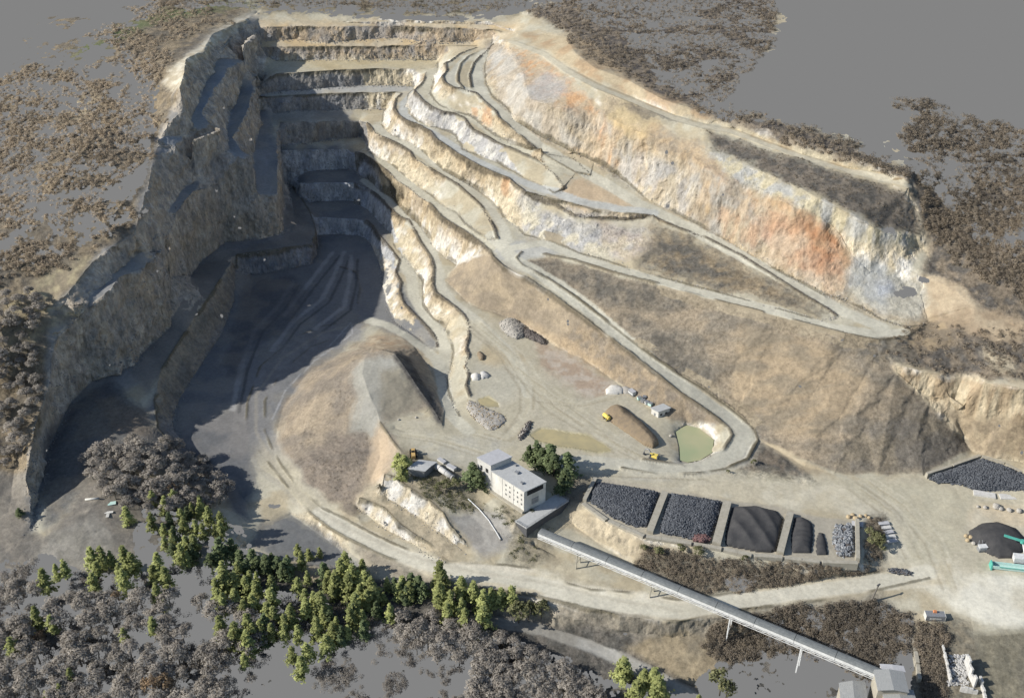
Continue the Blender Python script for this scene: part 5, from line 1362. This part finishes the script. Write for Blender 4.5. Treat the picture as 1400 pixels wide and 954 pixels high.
# slabs and boulders at the right end of the bays
for k, (px, py, lab) in enumerate(((1208, 716, 'topmost pale slab of the row right of the bushes'), (1211, 722, 'second pale slab from the top of the row right of the bushes'), (1214, 728, 'middle pale slab of the row right of the bushes'), (1217, 734, 'second pale slab from the bottom of the row right of the bushes'), (1219, 740, 'lowest pale slab of the row right of the bushes'))):
    p = at(px, py)
    tag(MB().box((0, 0, .45), (5.4 - .2 * (k % 2), 2.3, .7), .12 + .06 * (k % 3)).build('concrete_slab', M['pconc'] if k % 2 else M['roof2'], None), lab, 'slab', 'pale slabs right of the bays').location = p
p = at(1172, 718)
tag(MB().box((0, 0, .9), (5.5, 3.2, .5), -.2, rx=.12).build('concrete_slab', M['roof2'], None), 'tilted grey slab at the corner of the bay end wall', 'slab').location = p
BO = [(1160, 707, 1.2, 'boulder left of the others above the bay end wall'), (1166, 704, 1.0, 'ochre boulder at the back of the group above the bay end wall'), (1170, 709, 1.3, 'largest ochre boulder in the group above the bay end wall'), (1177, 706, 1.1, 'boulder in the middle of the group above the bay end wall'), (1184, 705, .9, 'yellowish boulder near the right of the group above the bay end wall'), (1188, 708, 1.0, 'ochre boulder at the right end of the group above the bay end wall'),
      (1321, 733, 1.2, 'leftmost pinkish boulder beside the black grit heap'), (1323, 739, 1.1, 'pale boulder in front of the pinkish ones by the grit heap'), (1328, 735, 1.2, 'middle pinkish boulder beside the black grit heap'), (1333, 732, 1.4, 'biggest pinkish boulder beside the black grit heap'), (1331, 743, 1.0, 'boulder touching the grey feeder'),
      (1362, 693, 1.9, 'mossy boulder, biggest of the row on the pale bank'), (1368, 696, 1.3, 'boulder right of the mossy one on the pale bank'), (1380, 698, 1.5, 'round grey boulder of the row on the pale bank'), (1393, 699, 1.4, 'boulder at the right of the row on the pale bank'), (1347, 694, 1.1, 'small boulder at the left of the row on the pale bank'), (1337, 693, .9, 'leftmost small boulder of the row on the pale bank'),
      (569, 571, .7, 'pale boulder on the yard edge below the mound'), (545, 574, .7, 'white block on the yard edge below the mound'), (917, 596, 1.0, 'pale boulder on the left bank of the pond')]
for k, (px, py, r, lab) in enumerate(BO):
    bm = bmesh.new(); bmesh.ops.create_icosphere(bm, subdivisions=2, radius=1)
    rs = np.random.RandomState(k)
    for v in bm.verts:
        q = np.array([v.co[:]]) + k * 3.1
        v.co *= r * (.65 + .8 * fbm(q, 1.1, 5, 3)[0]); v.co.z *= .8
    me = bpy.data.meshes.new('boulder'); bm.to_mesh(me); bm.free()
    me.materials.append(M['boulder'] if k < 6 or 6 <= k < 10 else M['rubble'])
    o = obj('boulder', me); o.location = at(px, py) + Vector((0, 0, r * .3)); tag(o, 'ochre ' + lab if lab.startswith('boulder') else lab, 'boulder')

# teal crusher at the right frame edge
p = at(1352, 775)
rz = at_rot((1352, 775), (1404, 780))
t = thing('mobile_crusher', 'teal mobile crusher with long conveyor boom at the right frame edge', 'crusher', p, rz)
Lk = 27
mb = MB(); s_ = [(-1.5, .6), (1.5, .6), (1.7, 2.6), (1.45, 2.6), (1.2, 1.0), (-1.2, 1.0), (-1.45, 2.6), (-1.7, 2.6)]
mb.add([(1, y, z) for y, z in s_] + [(Lk, y, z) for y, z in s_], [tuple(range(8)), tuple(range(15, 7, -1))] + [(i, i + 8, (i + 1) % 8 + 8, (i + 1) % 8) for i in range(8)])
mb.build('trough', M['greenp'], t)
mb = MB(); mb.box((.6, 0, 1.8), (.8, 4.2, 3.4), top=.7); mb.build('end_frame', M['green'], t)
MB().box((Lk / 2 + 2, -1.85, 2.45), (Lk - 4, .12, .4)).build('edge_rail', M['green'], t)
for k in range(6):
    MB().tube((4 + k * 3.8, -1.3, .45), (4 + k * 3.8, 1.3, .45), .45, n=10).build('roller', M['dsteel'], t)
hp = MB(); hp.box((14.2, 4.6, 3.6), (5.6, 3.6, 3.0), top=1.08); hp.build('hopper', M['palest'], t)
MB().box((14.2, 4.6, 1.1), (4.4, 2.8, 2.2)).build('hopper_base', M['dsteel'], t)
MB().tube((17.5, 5.5, 2), (15.8, 11.5, 8.2), .45, .4, n=6).build('mast', M['palest'], t)
hub = MB().tube((15.8, 11.5, 7.6), (15.8, 11.5, 9.0), 1.1, n=12).build('hub', M['green'], t)
mb = MB(); bar(mb, Vector((15.8, 11.5, 8.6)), Vector((7.5, 13.6, 9.2)), 1.1, .7, Vector((0, 0, 1))); mb.build('boom', M['green'], t)
mb = MB(); bar(mb, Vector((15.8, 11.5, 8.6)), Vector((25.5, 8.6, 7.2)), 1.1, .7, Vector((0, 0, 1))); mb.build('boom', M['green'], t)
p = at(1342, 752)
t = thing('feeder', 'small grey feeder machine between the boulders and the black grit heap', 'machine', p, .1)
MB().box((0, 0, .8), (4.2, 2.8, 1.4)).build('base', M['steel'], t)
MB().box((.2, .2, 2.1), (3.4, 2.2, 1.2), top=1.25).build('hopper', M['palest'], t)
for x in (-1.2, 1.2): MB().tube((x, 1.4, 1.4), (x * .6, 2.8, 4.2), .15, n=6).build('strut', M['steel'], t)

# grey container with an orange unit, lower right road
p = at(1277, 845)
t = thing('equipment_container', 'grey container with white ends and an orange unit on its roof', 'container', p, -.06)
MB().box((0, 0, 1.6), (8.6, 3.6, 2.9)).build('body', M['steel'], t)
for s_ in (-1, 1): MB().box((s_ * 4.38, 0, 1.65), (.14, 3.7, 3.0)).build('end_panel', M['white'], t)
MB().box((0, -1.85, 1.5), (5.2, .1, .7)).build('side_panel', M['white'], t)
MB().box((0, 1.0, 3.55), (1.6, 1.3, .9), top=.8).build('roof_unit', M['orange'], t)

# ruin by the lower right trees
pR = at(1312, 920)
t = thing('ruined_building', 'roofless ruin with broken white walls and rubble at the lower right', 'ruin', pR)
def ruin_wall(pts, h, w, m, zb):
    mb = MB()
    W = [at(*q) for q in pts]
    for a, b in zip(W[:-1], W[1:]):
        n = max(2, int((b - a).length / 1.6))
        for k in range(n):
            p, q = a.lerp(b, k / n), a.lerp(b, (k + .97) / n)
            d = (q - p); d.z = 0; d.normalize(); s_ = Vector((-d.y, d.x, 0)) * w / 2
            z0 = min(p.z, q.z) - 1
            mb.prism([(v.x, v.y) for v in (p - s_, q - s_, q + s_, p + s_)], z0, z0 + 1 + h * rng_.uniform(.55, 1.1))
    child(mb, 'wall', m, t)
ruin_wall([(1288, 885), (1292, 905), (1299, 934)], 3.2, .7, M['pconc'], 0)
ruin_wall([(1319, 905), (1324, 922), (1332, 940)], 6.5, .8, M['pconc'], 0)
ruin_wall([(1312, 944), (1322, 946), (1336, 948)], 3.0, .8, M['pconc'], 0)
ruin_wall([(1339, 928), (1343, 944), (1348, 962)], 3.5, .9, M['pconc'], 0)
mb = MB(); rnd = random.Random(4)
for k in range(190):
    q = at(1295 + rnd.random() * 24 + k % 9, 895 + rnd.random() * 42); mb.rock((q.x, q.y, q.z + .2), rnd.uniform(.5, 1.3), rnd, .5)
child(mb, 'rubble', M['greygr'], t)
wall_run('boundary_wall', [(1248, 872), (1251, 890), (1254, 908), (1257, 930)], at(1251, 900).z, 1.4, 1.6, M['concrete'], 'narrow pale broken wall running up beside the conveyor shed')
a = at(1189, 824)
t = thing('leaning_pole', 'dark pole leaning over the edge of the lower road', 'pole', a)
MB().tube((0, 0, -1), (3.4, 3.0, 8.2), .5, .35, n=8).build('shaft', M['gbark'], t)
MB().box((3.5, 3.1, 8.6), (2.0, .6, .6), .6).build('head', M['dsteel'], t)
# ------------------------------------------------------------------ trees
def leaf_mesh(name, pts, size, tone, rs, m, thin=1.0, up=0.0, ctr=None, lift=.4):
    """many leaf-sized faces; pts (n,3), size (n,), tone (n,) 0..1"""
    n = len(pts)
    a = rs.normal(size=(n, 3)); a[:, 2] += up
    if ctr is not None:
        q = pts - ctr + rs.normal(size=pts.shape) * .35; q[:, 2] += lift
        q /= np.maximum(1e-6, np.linalg.norm(q, axis=1))[:, None]
        a = a * .6 + 1.3 * q
    a /= np.linalg.norm(a, axis=1)[:, None]
    b = rs.normal(size=(n, 3)); b -= (b * a).sum(1)[:, None] * a; b /= np.maximum(1e-6, np.linalg.norm(b, axis=1))[:, None]
    c = np.cross(a, b)
    s = size[:, None]
    V = np.stack([pts - b * s * .5 - c * s * .5 * thin, pts + b * s * .55 - c * s * .35 * thin, pts + b * s * .45 + c * s * .5 * thin, pts - b * s * .5 + c * s * .4 * thin], 1).reshape(-1, 3)
    F = np.arange(4 * n).reshape(n, 4)
    t4 = np.repeat(tone, 4)
    nrm = None
    if ctr is not None:                        # leaves take the light like the outside of the clump they belong to
        nrm = np.repeat(q, 4, 0)
    return np_mesh(name, V, F, m, nrm, {'tone': np.column_stack([t4, t4, t4])}, smooth=ctr is not None)
def pine_mesh(seed, m, n=1200, h=10.0, r=2.5):
    rs = np.random.RandomState(seed)
    ph = rs.rand(4) * 6.28
    nb = 44                                             # boughs, each a clump of needles
    bt = np.sort(rs.rand(nb)) * .86 + .10
    ba = rs.rand(nb) * 6.28
    br = r * np.clip(1.08 - bt, .05, 1) ** .75 * (.55 + .6 * rs.rand(nb))
    k = rs.randint(0, nb, n)
    u = rs.rand(n) ** .7
    cx, cy = np.cos(ba[k]) * br[k] * u, np.sin(ba[k]) * br[k] * u
    j = rs.normal(size=(n, 3)) * np.array([.36, .36, .32]) * (.5 + .6 * (1 - bt[k]))[:, None]
    z = h * (bt[k] - .04 * u)
    pts = np.column_stack([cx, cy, z]) + j
    tip = rs.rand(40); pts[:40] = np.column_stack([rs.normal(size=40) * .22, rs.normal(size=40) * .22, h * (.82 + .18 * tip)])
    cl = rs.rand(nb)
    tone = np.clip(.22 + .5 * cl[k] + .2 * rs.rand(n) + .15 * (u - .5), 0, 1)
    cc_ = np.column_stack([cx * .55, cy * .55, z - .5])
    return leaf_mesh('crown', pts, .3 + .36 * rs.rand(n), tone, rs, m, .8, .4, cc_)
def bare_mesh(seed, m, n=900, h=8.0, r=2.9, thin=.45):
    rs = np.random.RandomState(seed)
    nb = 14
    d = rs.normal(size=(nb, 3)); d[:, 2] = np.abs(d[:, 2]) + .2; d /= np.linalg.norm(d, axis=1)[:, None]
    c = d * np.array([r * .75, r * .75, h * .38]) + np.array([0, 0, h * .42])
    k = rs.randint(0, nb, n)
    v = rs.normal(size=(n, 3)); v /= np.linalg.norm(v, axis=1)[:, None]
    pts = c[k] + v * (rs.rand(n) ** .5 * 1.25)[:, None] * np.array([1, 1, .85])
    tone = np.clip(.2 + .55 * rs.rand(nb)[k] + .22 * rs.rand(n), 0, 1)
    return leaf_mesh('crown', pts, .3 + .42 * rs.rand(n), tone, rs, m, thin, 0, c[k] * .8 + np.array([0, 0, h * .1]))
def trunk_mesh(seed, h, r, m, limbs=5, spread=1.5):
    rnd = random.Random(seed); mb = MB()
    p = Vector((0, 0, -1.2)); n = 4
    for k in range(n):
        q = Vector((rnd.uniform(-.15, .15) * (k + 1), rnd.uniform(-.15, .15) * (k + 1), h * (k + 1) / n))
        mb.tube(p, q, r * (1 - k / n * .8), r * (1 - (k + 1) / n * .8), n=6); p = q
    for k in range(limbs):
        z = h * rnd.uniform(.35, .85); a = rnd.uniform(0, 6.28)
        mb.tube((0, 0, z), (math.cos(a) * spread, math.sin(a) * spread, z + spread * .7), r * .35, r * .1, n=5)
    me = bpy.data.meshes.new('trunk'); me.from_pydata(mb.v, [], mb.f); me.materials.append(m)
    return me
PINES = [(pine_mesh(100 + k, M['pine'], r=(2.2, 2.6, 3.0, 2.4, 2.8, 2.1)[k]), trunk_mesh(k, 7.5, .22, M['bark'], 3, 1.0)) for k in range(6)]
DPINES = [(pine_mesh(150 + k, M['pined'], r=(2.8, 3.2, 2.6)[k]), trunk_mesh(k + 9, 7.5, .24, M['bark'], 3, 1.0)) for k in range(3)]
BARES = [(bare_mesh(200 + k, M['bare']), trunk_mesh(20 + k, 5.5, .2, M['gbark'], 7, 1.9)) for k in range(6)]
TANS = [(bare_mesh(230 + k, M['tanleaf'], 380, thin=.7), trunk_mesh(40 + k, 5.5, .2, M['gbark'], 6, 1.8)) for k in range(3)]
OLIVES = [(bare_mesh(260 + k, M['olive'], 420, thin=.8), trunk_mesh(60 + k, 4.5, .2, M['bark'], 5, 1.6)) for k in range(2)]
rt_ = random.Random(11)
def tree(kind, px, py, hpx, label, group=None, cat='tree', name='pine_tree', base_h=10.0, wide=1.0):
    """a tree whose middle is seen at (px, py) and which is hpx tall in the picture"""
    g = at(px, py + hpx * .45)
    dep = g.y * CC - (g.z - CAM_H) * SC
    s = FPX / dep
    dip = math.atan2(CAM_H - g.z, g.y)
    if name == 'pine_tree': hpx *= .98; wide *= 1.25
    if name == 'bare_tree': wide *= 1.15; base_h *= 1.12
    hm = max(1.5, hpx / (s * (math.cos(dip) + .22 * math.sin(dip))))
    mesh = kind[rt_.randrange(len(kind))]
    t = thing(name, label, cat, g, rt_.uniform(0, 6.28), group)
    k = hm / base_h
    t.scale = (k * wide, k * wide, k)
    obj('crown', mesh[0], t); obj('trunk', mesh[1], t)
    return t
ORD = ['leftmost', 'second from left', 'third from left', 'fourth from left', 'fifth from left', 'sixth from left', 'seventh from left', 'eighth from left', 'ninth from left', 'tenth from left', 'eleventh from left', 'twelfth from left', 'thirteenth from left', 'fourteenth from left', 'fifteenth from left']
def stand(kind, s, where, group, x0=0, y0=0, k=1.0, wide=1.0, what='yellow-green pine', **kw):
    L = []
    for q in s.split():
        a = [float(w) for w in q.split(',')]
        L.append((x0 + a[0] / k, y0 + a[1] / k, a[2] / k))
    L.sort()
    for i, (x, y, h) in enumerate(L):
        if len(L) == 1: lab = '%s %s' % (what, where)
        else: lab = '%s %s, %s' % (what, where, ORD[i] if i < len(L) - 1 else 'rightmost')
        tree(kind, x, y, h, lab, group, wide=wide, **kw)
kA = dict(x0=0, y0=680, k=3.4825)
kB = dict(x0=300, y0=680, k=3.0435)
G1 = 'pines of the wood at the lower left'
stand(PINES, "615,85,110 730,110,100 830,180,80 790,45,90 870,90,95", 'at the wood edge beside the grey bare trees', G1, **kA)
stand(PINES, "920,55,80 960,40,100 1000,90,120 1060,110,110 940,140,90 1030,160,80", 'above the shadowed track edge of the wood', G1, **kA)
stand(PINES, "890,220,95 930,215,105 870,270,125 900,290,90", 'in the gap left of the dark clearing', G1, **kA)
stand(PINES, "450,280,120 500,280,125 540,290,95 455,400,110 470,340,90", 'in the pale clump right of the meadow', G1, **kA)
stand(PINES, "610,290,150 640,310,130 600,390,130 580,350,100", 'in the second clump right of the meadow', G1, **kA)
stand(PINES, "770,320,150 800,380,130 760,450,120 740,360,100 790,510,70", 'in the third clump right of the meadow', G1, **kA)
stand(PINES, "230,390,140 320,335,105 280,350,90", 'in the small clump under the meadow', G1, **kA)
stand(PINES, "190,565,125 260,600,105", 'in the pair standing among grey gaps at the left', G1, **kA)
stand(PINES, "75,705,110", 'standing alone near the left frame edge', G1, **kA)
stand(PINES, "740,610,110 600,650,80", 'among the bare trees below the clumps', G1, **kA)
stand(PINES, "350,850,100 300,920,90 230,940,60", 'at the very bottom left', G1, **kA)
stand(DPINES, "1060,240,130 1110,240,110 1040,290,90 1010,300,90", 'at the bend of the dark track', G1, what='dark green pine', wide=1.15, **kA)
stand(DPINES, "1150,290,100 1210,290,110 1270,310,100 1330,320,100 1370,330,110 1300,290,70 1180,330,90", 'in the row along the tan bank', G1, what='dark green pine', wide=1.15, **kA)
stand(PINES, "1080,400,150 1130,400,120 1040,430,120 1070,500,120 1060,610,130 1130,480,120", 'in the left part of the dense middle stand', G1, **kA)
stand(PINES, "1180,420,120 1200,390,110 1230,440,120 1210,500,110 1300,410,100 1300,480,130 1280,540,110", 'in the upper part of the dense middle stand', G1, **kA)
stand(PINES, "1190,600,130 1130,650,150 1190,690,150 1250,620,110 1310,560,110 1360,600,110 1390,560,120 1170,775,80", 'in the lower part of the dense middle stand', G1, **kA)
stand(PINES, "345,260,90 290,270,80 375,235,60 420,225,50 330,215,60", 'along the edge of the grey basin', G1, **kB)
stand(PINES, "510,300,115 530,265,105 490,350,120 545,360,125 560,320,110 460,340,90", 'in the lit stand left of the lower road', G1, **kB)
stand(PINES, "600,290,90 610,350,120 640,380,130 620,420,100 590,400,100", 'in the stand touching the lower road', G1, **kB)
stand(PINES, "370,460,110 430,440,130 440,490,100 410,540,120 480,560,110 450,610,110 370,640,100 350,700,110", 'in the bright lower fringe of the stand', G1, **kB)
stand(PINES, "550,500,110 570,440,110 600,500,90 540,560,80", 'at the right end of the bright fringe', G1, **kB)
stand(DPINES, "730,360,70 760,380,75 800,350,90 830,360,90 780,400,80 850,380,80", 'in the dark clump before the tall roadside pine', G1, what='dark green pine', wide=1.2, **kB)
stand(PINES, "920,320,135", 'tallest, at the bend of the lower road', G1, wide=1.1, **kB)
stand(PINES, "920,400,130 960,430,110 950,480,110 1010,460,110 1020,505,110", 'below the tall roadside pine', G1, **kB)
stand(PINES, "1010,370,110 1060,385,100 1100,430,120 1095,500,120 1130,410,90 1170,410,90 1215,405,95", 'in the group right of the tall roadside pine', G1, wide=1.15, **kB)
stand(OLIVES, "1245,470,110 1285,465,90 1340,460,90", 'at the right end of the roadside stand', G1, what='olive green bushy tree', base_h=8.0, name='bushy_tree', **kB)
kC = dict(x0=740, y0=760, k=3.684)
stand(PINES, "410,560,140 385,580,90", 'on the bottom path, left of its neighbours', 'pines beside the bottom path', wide=1.1, **kC)
stand(PINES, "510,620,130 560,625,150 580,660,150 475,670,120", 'in the cluster on the bottom path', 'pines beside the bottom path', wide=1.2, **kC)
stand(PINES, "790,712,50", 'small, at the bottom edge beside the path', 'pines beside the bottom path', **kC)
stand(OLIVES, "900,620,140 930,660,110", 'on the slope below the conveyor', None, what='olive green bushy tree', base_h=8.0, name='bushy_tree', **kC)
G2 = 'dark pines around the white building'
stand(DPINES, "724,619,26 733,616,34 741,626,32", 'behind the white building, left group', G2, what='dark green pine', wide=1.3)
stand(DPINES, "752,623,40 757,634,36", 'behind the white building, middle group', G2, what='dark green pine', wide=1.25)
stand(DPINES, "775,634,38 772,654,34 766,664,26", 'behind the white building, right group', G2, what='dark green pine', wide=1.2)
stand(DPINES, "646,646,34 655,655,28", 'in front of the white building by the tank', G2, what='dark green pine', wide=1.4)
stand(PINES, "545,628,22 553,632,26 550,645,22", 'beside the yellow loader', G2, what='light green pine', wide=1.4)
stand(OLIVES, "611,661,18 622,660,18 600,664,14", 'in front of the cylindrical tank', G2, what='olive green bush', base_h=8.0, name='bush', wide=1.2)
stand(OLIVES, "1190,726,14 1199,735,18 1204,745,14 1193,738,14", 'in the clump right of the bay end wall', 'bushes right of the bays', what='mossy green bush', base_h=8.0, name='bush', wide=1.5)
stand(OLIVES, "1030,631,9 995,644,6", 'inside the hairpin of the lower ramp', None, what='small dark bush', base_h=8.0, name='bush', wide=1.3)
stand(OLIVES, "900,752,12 930,748,12 955,752,14 880,748,10 1018,762,9", 'below the front wall of the bays', 'bushes under the bays', what='olive green bush', base_h=8.0, name='bush', wide=1.5)
stand(DPINES, "28,699,12", 'at the foot of the left cliff end', None, what='small dark green pine', wide=1.7)
# leafless trees
def scatter(poly, n, gap, seed, warp_ok=None):
    q = parse(poly); lo, hi = q[:, :2].min(0), q[:, :2].max(0)
    rs = random.Random(seed); out = []
    for _ in range(n * 40):
        x, y = rs.uniform(lo[0], hi[0]), rs.uniform(lo[1], hi[1])
        if not inside(q, np.array([x]), np.array([y]))[0]: continue
        if any((x - a) ** 2 + (y - b) ** 2 < gap * gap for a, b in out): continue
        out.append((x, y))
        if len(out) >= n: break
    return out
for x, y in scatter("300,770 380,765 460,775 545,775 590,800 545,835 500,870 440,880 400,905 330,880 300,830", 46, 11, 21):
    tree(PINES if rt_.random() < .75 else DPINES, x, y, rt_.uniform(20, 32), 'smaller pine filling the dense middle stand between the taller ones', 'small pines of the dense middle stand')
for x, y in scatter("185,690 230,670 290,680 320,720 300,760 250,760 200,740", 16, 12, 22):
    tree(PINES if rt_.random() < .7 else DPINES, x, y, rt_.uniform(20, 30), 'smaller pine at the upper edge of the wood below the grey thicket', 'small pines at the upper wood edge')
for x, y in scatter("135,612 185,598 222,590 255,612 300,640 318,668 290,690 250,680 232,700 180,690 150,668 112,650 110,632", 58, 11, 3):
    tree(BARES, x, y, rt_.uniform(20, 30), 'grey leafless tree in the rounded thicket below the left cliff', 'leafless trees below the left cliff', name='bare_tree', base_h=8.0, wide=1.25)
for x, y in scatter("-5,395 30,385 62,420 58,470 60,520 48,560 38,610 15,640 -5,650", 46, 11, 4):
    tree(BARES, x, y, rt_.uniform(17, 25), 'grey leafless tree on the hillside left of the cliff rim', 'leafless trees left of the cliff rim', name='bare_tree', base_h=8.0, wide=1.25)
nb_ = 0
for x, y in scatter("-5,800 40,790 100,815 180,790 330,830 380,850 300,930 330,960 -5,960", 95, 13, 5):
    tree(BARES, x, y, rt_.uniform(22, 34), 'grey leafless tree in the open wood at the bottom left', 'leafless trees at the bottom left', name='bare_tree', base_h=8.0, wide=1.2)
for x, y in scatter("540,838 620,840 690,872 755,900 815,935 840,960 620,960 660,905 560,892", 60, 13, 6):
    tree(BARES, x, y, rt_.uniform(22, 32), 'dark grey leafless tree in the wood at the bottom middle', 'leafless trees at the bottom middle', name='bare_tree', base_h=8.0, wide=1.2)
stand(TANS, "735,880,110 785,880,110", 'with russet crown near the bottom edge', None, what='withered tree', base_h=8.0, name='withered_tree', **kA)
stand(TANS, "470,280,50 195,655,60 630,920,70 420,930,60", 'with russet crown among the pines and grey trees', None, what='small withered tree', base_h=8.0, name='withered_tree', **kA)
stand(TANS, "237,668,22 160,815,20", 'with pinkish brown twigs in the lower left wood', None, what='withered tree', base_h=8.0, name='withered_tree')

# woods and scrub that read as one mass
def wood(name, poly, n, label, m, size=(.5, 1.2), h=(.6, 2.6), r=2.0, leaves=38, th=.0, tone=(.1, .9), seed=0, inner=None, thin=.6):
    rs = np.random.RandomState(seed)
    reg = region(poly, 42 if name == 'hillside_wood' or seed == 4 else 22, False) & (nh > th)
    if inner is not None: reg &= ~region(inner, 14, False)
    i = np.where(reg)[0]
    if len(i) == 0: return
    c = PD[rs.choice(i, n)]
    hh = h[0] + (h[1] - h[0]) * rs.rand(n) ** 1.5
    k = np.repeat(np.arange(n), leaves)
    v = rs.normal(size=(n * leaves, 3)); v /= np.linalg.norm(v, axis=1)[:, None]
    rad = rs.rand(n * leaves) ** .45
    sc = r * (.5 + .8 * rs.rand(n))
    pts = c[k] + v * rad[:, None] * np.column_stack([sc[k], sc[k], hh[k] * .5]) + np.column_stack([np.zeros((n * leaves, 2)), hh[k] * .5])
    ct = fbm(c, 20, 81, 3)
    t_ = np.clip(tone[0] + (tone[1] - tone[0]) * (.45 * rs.rand(n)[k] + .18 * rs.rand(n * leaves) + .9 * (ct[k] - .5) + .18), 0, 1)
    me = leaf_mesh(name, pts, (size[0] + (size[1] - size[0]) * rs.rand(n * leaves)) * .58, t_, rs, m, thin, .2, c[k], 1.3)
    o = obj(name, me, kind='stuff'); tag(o, label, 'woodland')
HLP = "-70,340 150,280 196,262 206,232 200,175 215,120 205,85 225,60 280,40 300,22 330,5 225,-6 205,40 140,48 48,60 20,80 -70,130"
wood('hillside_wood', HLP.replace('48,60 20,80', '130,75 60,100 20,110').replace('220,-6 205,40 140,48', '300,-10 240,30 215,60 150,75'), 5200, 'brown leafless scrub wood covering the hillside left of the quarry', M['mixleaf'], th=.44, seed=1, size=(.5, 1.3), tone=(.3, 1.0))
wood('hillside_wood', "-70,350 100,320 200,270 190,300 150,325 120,355 60,395 10,420 -70,410", 700, 'thin brown scrub along the rim of the left cliff', M['mixleaf'], th=.5, seed=2, h=(.6, 2.5))
wood('ridge_wood', WUP, 3600, 'dark brown leafless wood on the ridge above the right cliff', M['mixleaf'], th=.40, seed=3, tone=(.0, .55), h=(.8, 3.5))
wood('ridge_wood', "1205,135 1300,145 1500,185 1500,435 1335,395 1265,330 1250,255", 4300, 'patchy dark scrub wood on the hill at the right edge', M['mixleaf'], th=.46, seed=4, tone=(-.05, .6), h=(.8, 4))
wood('ridge_scrub', "960,177 1090,216 1160,238 1240,262 1262,322 1195,310 1120,267 1035,230 975,205", 420, 'low dark scrub strip under the ridge track', M['mixleaf'], seed=5, tone=(-.1, .4), h=(.2, .7), r=1.2, size=(.25, .6))
wood('far_wood', "205,-8 350,-14 440,-12 740,-14 715,14 640,22 545,20 430,12 352,10 225,14", 1500, 'dark leafless wood beyond the top of the quarry', M['mixleaf'], th=.40, seed=6, tone=(-.1, .5), h=(1.5, 6))
wood('slope_scrub', V1, 260, 'dark scrub on the wedge between the two right ramps', M['mixleaf'], seed=7, tone=(-.1, .5), h=(.2, .9), r=1.2, size=(.25, .6), leaves=14, th=.47)
wood('slope_scrub', V2, 800, 'low dark scrub scattered over the big spoil slope', M['mixleaf'], seed=8, tone=(-.1, .6), h=(.15, .8), r=1.1, size=(.2, .5), leaves=12, th=.50)
wood('slope_scrub', "1240,440 1400,448 1500,525 1285,508 1205,482", 260, 'dark scrub above the pale cliff at the right edge', M['mixleaf'], seed=9, tone=(.1, .55), h=(.3, 1.4), r=2.3)
wood('bank_scrub', "880,742 1000,765 1180,778 1205,765 1205,706 1185,710 1180,780 1080,796 985,810 925,812 900,792 870,772", 1100, 'dark leafless scrub on the bank below the stockpile bays', M['mixleaf'], seed=10, tone=(-.15, .5), h=(.6, 2.6), r=1.7, size=(.4, .9))
wood('valley_wood', "985,850 1080,832 1200,820 1245,840 1245,890 1180,930 1100,892 1000,905 960,880", 1900, 'dark leafless wood in the hollow under the conveyor', M['mixleaf'], seed=11, tone=(-.2, .35), h=(1, 4.5), th=.47, size=(.5, 1.1))
wood('valley_wood', "1256,850 1290,850 1300,880 1290,955 1260,955", 420, 'dark scrub between the conveyor shed and the ruin', M['mixleaf'], seed=12, tone=(-.2, .45), h=(.8, 3))
wood('valley_wood', "420,850 560,850 660,870 720,900 700,960 430,960", 900, 'dark leafless undergrowth at the bottom middle', M['bare'], seed=13, tone=(-.1, .5), h=(1, 4), th=.53)
wood('undergrowth', "-70,790 60,765 140,795 250,775 330,800 420,815 540,850 480,900 380,880 330,960 -70,960", 2300, 'grey leafless undergrowth between the pines at the lower left', M['bare'], seed=14, tone=(-.1, .7), h=(.8, 3.5), th=.50)
wood('mound_scrub', "400,560 470,530 505,600 500,640 470,690 400,630", 380, 'thin scrub on the flank of the mound', M['mixleaf'], seed=15, tone=(0, .5), h=(.2, .8), r=1.2, size=(.25, .6), leaves=10, th=.5)
wood('plant_scrub', "545,615 600,660 660,690 745,700 760,690 790,660 770,700 735,765 690,765 700,730 650,705 600,690 560,660", 520, 'olive and brown scrub on the terrace round the plant', M['olive'], seed=16, tone=(0, .7), h=(.4, 1.8), r=1.4, size=(.35, .8), leaves=14, th=.5)

# broken rock along the rims and feet of the benches
def debris(names, n, label, m, r=(.25, .6), off=1.2, seed=0):
    rnd = random.Random(seed); mb = MB()
    L = [line(LINES[q]) for q in names]
    W = np.array([np.linalg.norm(np.diff(q, axis=0), axis=1).sum() for q in L]); W = W / W.sum()
    for _ in range(n):
        q = L[rnd.choices(range(len(L)), W)[0]]
        k = rnd.randrange(len(q) - 1); t_ = rnd.random()
        p = q[k] * (1 - t_) + q[k + 1] * t_
        x, y = p[0] + rnd.gauss(0, off), p[1] + rnd.gauss(0, off)
        mb.rock((x, y, ground_z(x, y) + .1), rnd.uniform(*r), rnd, .7)
    o = mb.build('loose_rock', m, None, kind='stuff'); tag(o, label, 'rocks')
debris(['bc', 'cc', 'dc', 'ec', 'fc', 'gc', 'hc', 'mid1'], 5200, 'dark broken rock heaped along the rims of the benches', M['drubble'], (.2, .5), .5, 1)
debris(['bt', 'ct', 'dt', 'et', 'ft', 'gt', 'ht', 'at', 't1t', 't2t'], 3600, 'pale fallen rock along the feet of the bench faces', M['rubble'], (.2, .55), 1.1, 2)
debris(['w1t', 'w2t', 'w3t', 'w4t', 'w5t', 'w6t', 'w7t', 'w8t', 'l4in', 'l4t'], 3600, 'grey fallen rock along the feet of the far and left walls', M['shrubble'], (.3, .8), 1.6, 3)
